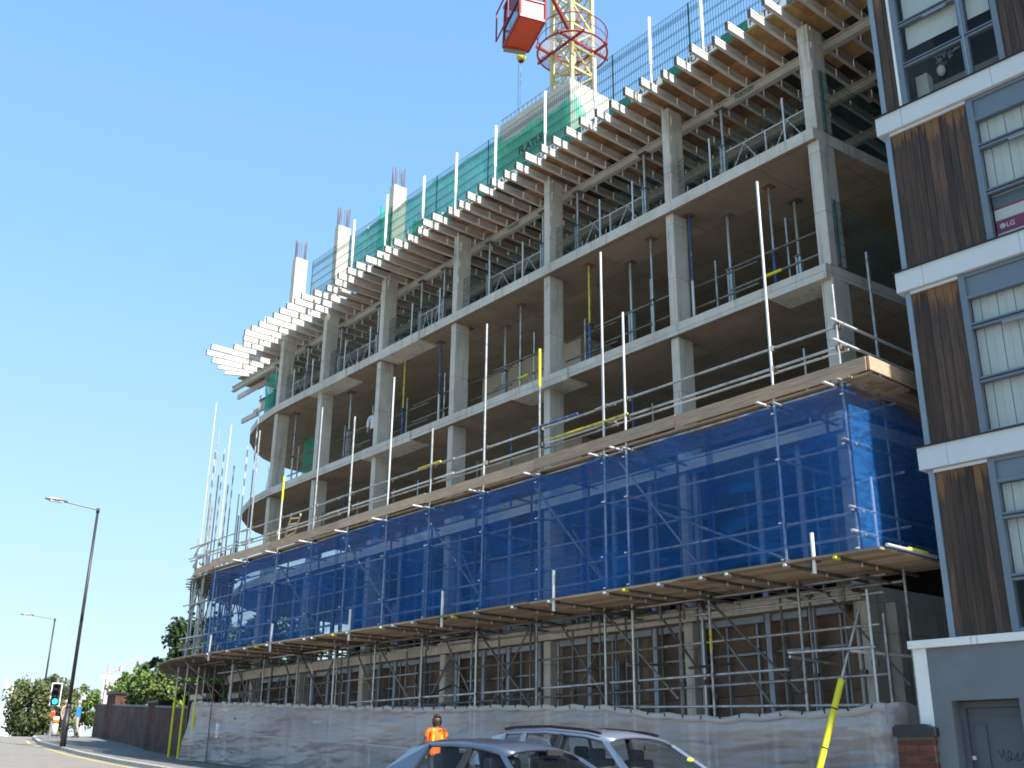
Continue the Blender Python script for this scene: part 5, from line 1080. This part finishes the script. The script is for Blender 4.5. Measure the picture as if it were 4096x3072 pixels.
# ================================================================== CARS
def car(cx, cy, spec, paint, label, cat='car'):
    s = spec; rotm = Matrix.Rotation(math.atan(.055), 4, 'Y'); base = Vector((cx, cy, g(cx))); t = thing(s['name'], label, cat, base, None, rotm); mw = Matrix.Translation(base) @ rotm
    M[paint[0]] = M.get(paint[0]) or mat(paint[0], paint[1], .3, .35, var=.05, scale=3, coat=.8)
    P = paint[0]; W2 = s['w'] / 2
    def fin(o): o.matrix_basis = mw; WM[o.name] = mw; return o
    # lower body: loft of sections along x (front = +x)
    b = MB(); secs = s['body']; n = 0
    ring = lambda x, zt, k: [(x, -W2 * k * .94, .26), (x, -W2 * k, .45), (x, -W2 * k * 1.0, zt * .72), (x, -W2 * k * .965, zt - .03), (x, -W2 * k * .90, zt), (x, W2 * k * .90, zt), (x, W2 * k * .965, zt - .03), (x, W2 * k, zt * .72), (x, W2 * k, .45), (x, W2 * k * .94, .26)]
    for (x, zt, k) in secs: b.v += ring(x, zt, k)
    for i in range(len(secs) - 1):
        for j in range(10): a = i * 10 + j; c = i * 10 + (j + 1) % 10; b.f.append((a, c, c + 10, a + 10)); b.mi.append(0)
    b.f.append(tuple(range(10))); b.f.append(tuple(range((len(secs) - 1) * 10, len(secs) * 10))[::-1]); b.mi += [0, 0]
    body = fin(b.build('body', P, t, smooth=True)); bv = body.modifiers.new('sub', 'SUBSURF'); bv.levels = 1; bv.render_levels = 1
    # roof: loft with camber
    R = s['roof']; b = MB(); m = 8
    for (x, z, hw) in R:
        for j in range(m + 1): u = -1 + 2 * j / m; b.v.append((x, u * hw, z - .055 * u * u - .03 * u ** 6))
    for i in range(len(R) - 1):
        for j in range(m): a = i * (m + 1) + j; b.f.append((a, a + 1, a + m + 2, a + m + 1)); b.mi.append(0)
    ro = fin(b.build('roof', P, t, smooth=True)); so = ro.modifiers.new('thick', 'SOLIDIFY'); so.thickness = .035; so.offset = -1
    # pillars + side glass : belt line points vs roof points
    for sd in (-1, 1):
        for nm, (xb0, xb1, xr0, xr1) in s['pillars']:
            zb0, zb1 = ramp(s['belt'], xb0), ramp(s['belt'], xb1); rr = lambda x: (ramp([(q[0], q[1]) for q in R], x) - .085, ramp([(q[0], q[2]) for q in R], x))
            b = MB(); q0, q1 = rr(xr0), rr(xr1); o_ = .0
            b.quad((xb0, sd * (W2 * .915), zb0), (xb1, sd * (W2 * .915), zb1), (xr1, sd * q1[1], q1[0] + .02), (xr0, sd * q0[1], q0[0] + .02)); pil = fin(b.build(nm, P if 'b_' not in nm else 'black', t)); so = pil.modifiers.new('thick', 'SOLIDIFY'); so.thickness = .05; so.offset = 0
        for (xb0, xb1, xr0, xr1) in s['side_glass']:
            q0, q1 = rr(xr0), rr(xr1); b = MB(); b.quad((xb0, sd * W2 * .905, ramp(s['belt'], xb0)), (xb1, sd * W2 * .905, ramp(s['belt'], xb1)), (xr1, sd * (q1[1] - .012), q1[0] + .03), (xr0, sd * (q0[1] - .012), q0[0] + .03)); fin(b.build('side_window', 'cglass', t))
        # belt moulding, mirror
        b = MB(); b.beam((s['belt'][0][0], sd * W2 * .925, s['belt'][0][1] - .01), (s['belt'][-1][0], sd * W2 * .925, s['belt'][-1][1] - .01), .03, .03); fin(b.build('belt_moulding', 'black', t))
        mx, mz = s['mirror']; b = MB(); b.ico((mx, sd * (W2 + .10), mz), .1, 2, (.7, 1.1, .75)); mr_ = fin(b.build('door_mirror', P, t, smooth=True))
        if s.get('rails'):
            x0, x1 = s['rails']; b = MB(); pts = [(x0 + (x1 - x0) * k / 10) for k in range(11)]
            for a, c in zip(pts, pts[1:]): b.beam((a, sd * (rr(a)[1] - .06), rr(a)[0] + .105), (c, sd * (rr(c)[1] - .06), rr(c)[0] + .105), .04, .035)
            fin(b.build('roof_rail', 'black', t))
        for wx in s['wheels']:
            b = MB(); b.tube((wx, sd * (W2 - .21), .32), (wx, sd * (W2 + .005), .32), .32, 28); wh = fin(b.build('wheel', 'black', t, smooth=False)); b = MB(); b.tube((wx, sd * (W2 + .0), .32), (wx, sd * (W2 + .012), .32), .2, 20); fin(b.build('rim', 'alu', wh))
        hx = s['body'][-1][0]; b = MB(); b.ico((hx - .18, sd * W2 * .68, .68), .14, 2, (.9, 1.1, .6)); fin(b.build('headlight', 'white', t, smooth=True)); b = MB(); b.ico((s['body'][0][0] + .08, sd * W2 * .8, .85), .12, 2, (.5, .8, 1.5)); fin(b.build('tail_light', 'red', t, smooth=True))
    def cross(nm, xb, zb, wb, xr, m='cglass'):
        zr_, wr = ramp([(q[0], q[1]) for q in R], xr), ramp([(q[0], q[2]) for q in R], xr); b = MB(); K = 6
        for k in range(K + 1): u = -1 + 2 * k / K; b.v += [(xb + s['bow'] * (1 if xb > xr else -1) * (1 - u * u), u * wb, zb), (xr + .03 * (1 if xb > xr else -1) * (1 - u * u), u * (wr - .03), zr_ - .045 - .05 * u * u)]
        for k in range(K): b.f.append((2 * k, 2 * k + 2, 2 * k + 3, 2 * k + 1)); b.mi.append(0)
        return fin(b.build(nm, m, t, smooth=True))
    wsn = cross('windscreen', *s['wscreen']); cross('rear_window', *s['rscreen'])
    b = MB(); b.box((s['wscreen'][3] + .16, .0, s['wscreen'][1] + .42), (.03, .24, .06)); fin(b.build('rear_view_mirror', 'black', t))
    # cabin interior
    b = MB(); b.bb((s['belt'][0][0] + .2, -W2 * .85, .5), (s['belt'][-1][0] - .3, W2 * .85, .62)); fin(b.build('cabin_floor', 'dark', t))
    for sx in s['seats']:
        for sy in (-.37, .37): b = MB(); b.box((sx, sy, .95), (.18, .46, .62), Matrix.Rotation(-.2, 3, 'Y')); b.box((sx - .09, sy, 1.30), (.1, .26, .17)); b.box((sx + .25, sy, .70), (.5, .46, .14)); fin(b.build('seat', 'dark', t, bevel=.03))
    dx = s['wscreen'][0] - .45; b = MB(); b.bb((dx - .25, -W2 * .84, .80), (dx + .35, W2 * .84, .98)); fin(b.build('dashboard', 'dark', t, bevel=.04)); b = MB(); b.torus((0, 0, 0), .18, .018, 20, 6); R2 = Matrix.Rotation(radians(68), 3, 'Y'); b.v = [tuple(R2 @ Vector(q) + Vector((dx - .38, -.37, 1.0))) for q in b.v]; fin(b.build('steering_wheel', 'black', t))
    return t, fin, W2
hatch = dict(name='hatchback_car', w=1.74, body=[(-1.95, .86, .90), (-1.85, .94, .96), (-1.2, .95, 1), (.3, .93, 1), (.95, .90, .99), (1.6, .80, .94), (1.85, .66, .86)], roof=[(-1.62, 1.345, .52), (-1.3, 1.395, .565), (-.7, 1.42, .59), (-.1, 1.405, .59), (.32, 1.345, .565)],
    belt=[(-1.75, .98), (-.6, .95), (.98, .91)], pillars=[('c_pillar', (-1.85, -1.25, -1.60, -1.18)), ('b_pillar', (-.42, -.32, -.36, -.28)), ('a_pillar', (.90, 1.05, .20, .32))], side_glass=[(-1.25, -.42, -1.18, -.36), (-.32, .90, -.28, .20)], mirror=(.72, 1.0), wheels=(-1.3, 1.25), wscreen=(1.02, .92, .72, .34), rscreen=(-1.86, .97, .66, -1.64), bow=.14, seats=(-.95, .05))
suv = dict(name='estate_car', w=1.84, body=[(-2.2, .95, .92), (-2.1, 1.0, .97), (-1.2, 1.02, 1), (.5, 1.0, 1), (1.15, .97, .99), (1.9, .88, .94), (2.2, .72, .86)], roof=[(-2.0, 1.51, .55), (-1.6, 1.575, .60), (-.8, 1.615, .625), (0, 1.59, .62), (.45, 1.53, .595)],
    belt=[(-2.0, 1.06), (-.6, 1.03), (1.2, .99)], pillars=[('d_pillar', (-2.12, -1.75, -1.98, -1.62)), ('b_pillar', (-.50, -.40, -.46, -.38)), ('c_pillar', (-1.28, -1.20, -1.22, -1.15)), ('a_pillar', (1.12, 1.30, .34, .46))], side_glass=[(-1.75, -1.28, -1.62, -1.22), (-1.20, -.50, -1.15, -.46), (-.40, 1.12, -.38, .34)], mirror=(.95, 1.1), wheels=(-1.35, 1.4), wscreen=(1.26, 1.0, .76, .47), rscreen=(-2.14, 1.06, .70, -2.02), bow=.16, seats=(-1.0, .1), rails=(-1.75, .25))
t, fin, W2 = car(-.05, -7.2, hatch, ('blue_car_paint', (.055, .072, .115)), 'small blue grey hatchback nearest the camera, only its top showing'); b = MB(); b.ico((-.1, -.37, 1.28), .1, 2, (.9, .8, 1.1)); b.ico((-.05, -.37, .98), .2, 2, (.7, 1.1, 1.2)); fin(b.build('air_bag_cover', 'dark', t, smooth=True))
t, fin, W2 = car(-.65, -5.1, suv, ('silver_car_paint', (.15, .18, .24)), 'silver blue estate car with black roof rails parked behind the hatchback'); b = MB(); b.ico((.93, .42, 1.30), .09, 1, (.3, .8, .35)); fin(b.build('tax_disc', 'hivis', t))
pipe('aerial', at_y(2135, 2930, -5.1), at_y(2120, 2895, -5.1), t, 'black', .006)
t3, fin, W2 = car(7.55, -8.9, dict(hatch, name='saloon_car'), ('white_car_paint', (.62, .66, .68)), 'pale car at the lower right corner, only a sliver of roof showing')
# ================================================================== TREES AND FAR THINGS
def tree(base, H, crown_c, crown_r, label, leaf, nclump=60, nleaf=90, ls=.16, trunk_r=.18, seed=1, group=None, cat='tree', name='tree', bush=False):
    rnd = random.Random(seed); t = thing(name, label, cat, base, group); base = Vector(base); cc = Vector(crown_c); b = MB()
    b.tube(base, base.lerp(cc, .6), trunk_r, 8, trunk_r * .6); br = []
    cl = []
    for k in range(nclump):
        while True:
            v = Vector((rnd.uniform(-1, 1), rnd.uniform(-1, 1), rnd.uniform(-1, 1)))
            if .35 < v.length < 1: break
        p = cc + Vector((v.x * crown_r[0], v.y * crown_r[1], v.z * crown_r[2])); cl.append((p, rnd.uniform(.55, 1.25)))
        if k % 4 == 0: b.tube(base.lerp(cc, rnd.uniform(.35, .75)), p, trunk_r * .3, 5, .02)
    b.build('trunk', 'bark', t, smooth=True); lf = MB(); R = min(crown_r) * .31
    for p, k in cl:
        for j in range(nleaf):
            d = Vector((rnd.gauss(0, 1), rnd.gauss(0, 1), rnd.gauss(0, .8))); d = d.normalized() * R * k * rnd.random() ** .4; q = p + d
            a = Vector((rnd.gauss(0, 1), rnd.gauss(0, 1), rnd.gauss(0, 1))).normalized(); c = a.cross(Vector((rnd.gauss(0, 1), rnd.gauss(0, 1), rnd.gauss(0, 1)))).normalized(); L = ls * rnd.uniform(.6, 1.3)
            lf.quad(q - a * L, q + c * L * .55, q + a * L, q - c * L * .55)
    lf.build('crown', leaf, t); return t
def far(px, py, D): return CAM + ray(px, py).normalized() * D
q = far(165, 2810, 78); zb = g(q.x)
tree((q.x, q.y, zb), 5, (q.x, q.y, zb + 1.75), (2.0, 2.0, 2.3), 'large rounded olive green bush behind the traffic light', 'leafo', 100, 120, .13, .15, 3, None, 'bush', 'bush')
q = far(325, 2830, 82); tree((q.x, q.y, zb), 4, (q.x, q.y, q.z + .1), (1.5, 1.5, 1.2), 'low green tree showing over the wall behind the person in blue', 'leaf', 50, 110, .12, .12, 5)
for i, (px, py, D, r, l, m) in enumerate(((545, 2780, 66, (1.5, 1.5, 1.2), 'bright green tree over the brick wall nearest the wall pier', 'leaf'), (610, 2765, 62, (1.5, 1.4, 1.35), 'bright green tree over the brick wall in the middle of its row', 'leaf'), (685, 2770, 58, (1.6, 1.5, 1.5), 'bright green tree over the brick wall nearest the fan', 'leaf'))):
    q = far(px, py, D); tree((q.x, q.y, g(q.x)), 4, q, r, l, m, 60, 110, .11, .12, 11 + i, 'trees over the wall')
tree((-43.5, 7.6, g(-43)), 9, (-43.5, 7.6, 7.0), (1.9, 2.0, 2.6), 'tall dark tree behind the scaffolding at the rounded corner', 'leafd', 120, 110, .15, .25, 21)
tree((-38, 9, g(-38)), 9, (-38, 8.6, 6.6), (2.6, 2.6, 2.4), 'green tree seen through the blue net at its far end', 'leaf', 90, 110, .15, .22, 22)
tree((-45.2, 6.2, g(-45)), 6, (-45.2, 6.2, 6.2), (.8, .9, 1.1), 'thin dark tree beside the far tip of the fan', 'leafd', 34, 90, .13, .12, 23)
tree((-33.5, 6.5, g(-33)), 4, (-33.5, 6.2, 3.6), (2.6, 1.6, 1.5), 'overgrown green bush behind the brick piers below the fan', 'leafd', 60, 100, .13, .1, 31, None, 'bush', 'bush')
# low verge planting at the crest
b = MB(); rnd = random.Random(8)
for k in range(2600):
    X = rnd.uniform(-92, -78); Y = rnd.uniform(-14, 2); q = Vector((X, Y, g(X) + rnd.uniform(0, .55))); a = Vector((rnd.gauss(0, 1), rnd.gauss(0, 1), rnd.gauss(0, 1))).normalized() * .16; c = a.cross(Vector((rnd.gauss(0, 1), rnd.gauss(0, 1), 1))).normalized() * .1; b.quad(q - a, q + c, q + a, q - c)
o = b.build('ground_cover', 'leaf'); stuff(o)
M['fwhite'] = mat('hazy_white_cladding', (.74, .76, .78), .6, var=.04, scale=.05); M['fgrey'] = mat('hazy_grey_cladding', (.50, .55, .60), .6, var=.04, scale=.05); M['fpink'] = mat('hazy_crane_paint', (.62, .38, .42), .6); M['fglass'] = mat('hazy_glazing', (.36, .44, .52), .4, var=.05, scale=.05)  # pale own colours with the distance haze painted in, no haze volume
def far_block(px0, px1, pyt, D, label, m, floors, wins, dep=14):
    a, c = far(px0, pyt, D), far(px1, pyt, D); zt = (a.z + c.z) / 2; d = Vector((c.x - a.x, c.y - a.y, 0)); L = d.length; d.normalize(); n_ = Vector((-d.y, d.x, 0)); R = Matrix((d, n_, Vector((0, 0, 1)))).transposed(); mid_ = (a + c) / 2; mid_.z = 0
    t = thing('tower_block', label, 'building', (mid_.x, mid_.y, 0)); boxo('wall', mid_ + n_ * dep / 2 + Vector((0, 0, zt / 2)), (L, dep, zt), t, m, R); boxo('parapet', mid_ + n_ * dep / 2 + Vector((0, 0, zt + .5)), (L + .4, dep + .4, 1), t, m, R)
    for i in range(wins):
        u = -L / 2 + L * (i + .5) / wins
        for k in range(floors): boxo('window', mid_ + d * u - n_ * .06 + Vector((0, 0, zt - 4 - (zt - 8) * k / floors)), (L / wins * .55, .2, (zt - 8) / floors * .55), t, 'fglass', R)
    return t
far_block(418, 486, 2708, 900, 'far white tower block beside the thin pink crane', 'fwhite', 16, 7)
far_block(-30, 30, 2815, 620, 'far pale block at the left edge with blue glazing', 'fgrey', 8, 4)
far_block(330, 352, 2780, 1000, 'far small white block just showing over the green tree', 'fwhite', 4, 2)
for (x0, y0, x1, y1, l) in ((14, 2940, 34, 2718, 'left of two slim white masts beyond the road crest'), (36, 2940, 56, 2732, 'right of two slim white masts beyond the road crest')):
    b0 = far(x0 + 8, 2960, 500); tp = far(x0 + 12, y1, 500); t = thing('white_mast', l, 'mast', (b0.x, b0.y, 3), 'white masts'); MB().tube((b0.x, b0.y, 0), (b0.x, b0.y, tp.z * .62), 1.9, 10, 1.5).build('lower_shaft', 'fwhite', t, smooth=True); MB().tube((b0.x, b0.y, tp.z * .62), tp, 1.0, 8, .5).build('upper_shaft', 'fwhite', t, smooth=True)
b0 = far(404, 2900, 850); tp = far(408, 2655, 850); t = thing('distant_crane', 'thin pink tower crane beside the far white tower block', 'crane', (b0.x, b0.y, 3)); pk = tp.z
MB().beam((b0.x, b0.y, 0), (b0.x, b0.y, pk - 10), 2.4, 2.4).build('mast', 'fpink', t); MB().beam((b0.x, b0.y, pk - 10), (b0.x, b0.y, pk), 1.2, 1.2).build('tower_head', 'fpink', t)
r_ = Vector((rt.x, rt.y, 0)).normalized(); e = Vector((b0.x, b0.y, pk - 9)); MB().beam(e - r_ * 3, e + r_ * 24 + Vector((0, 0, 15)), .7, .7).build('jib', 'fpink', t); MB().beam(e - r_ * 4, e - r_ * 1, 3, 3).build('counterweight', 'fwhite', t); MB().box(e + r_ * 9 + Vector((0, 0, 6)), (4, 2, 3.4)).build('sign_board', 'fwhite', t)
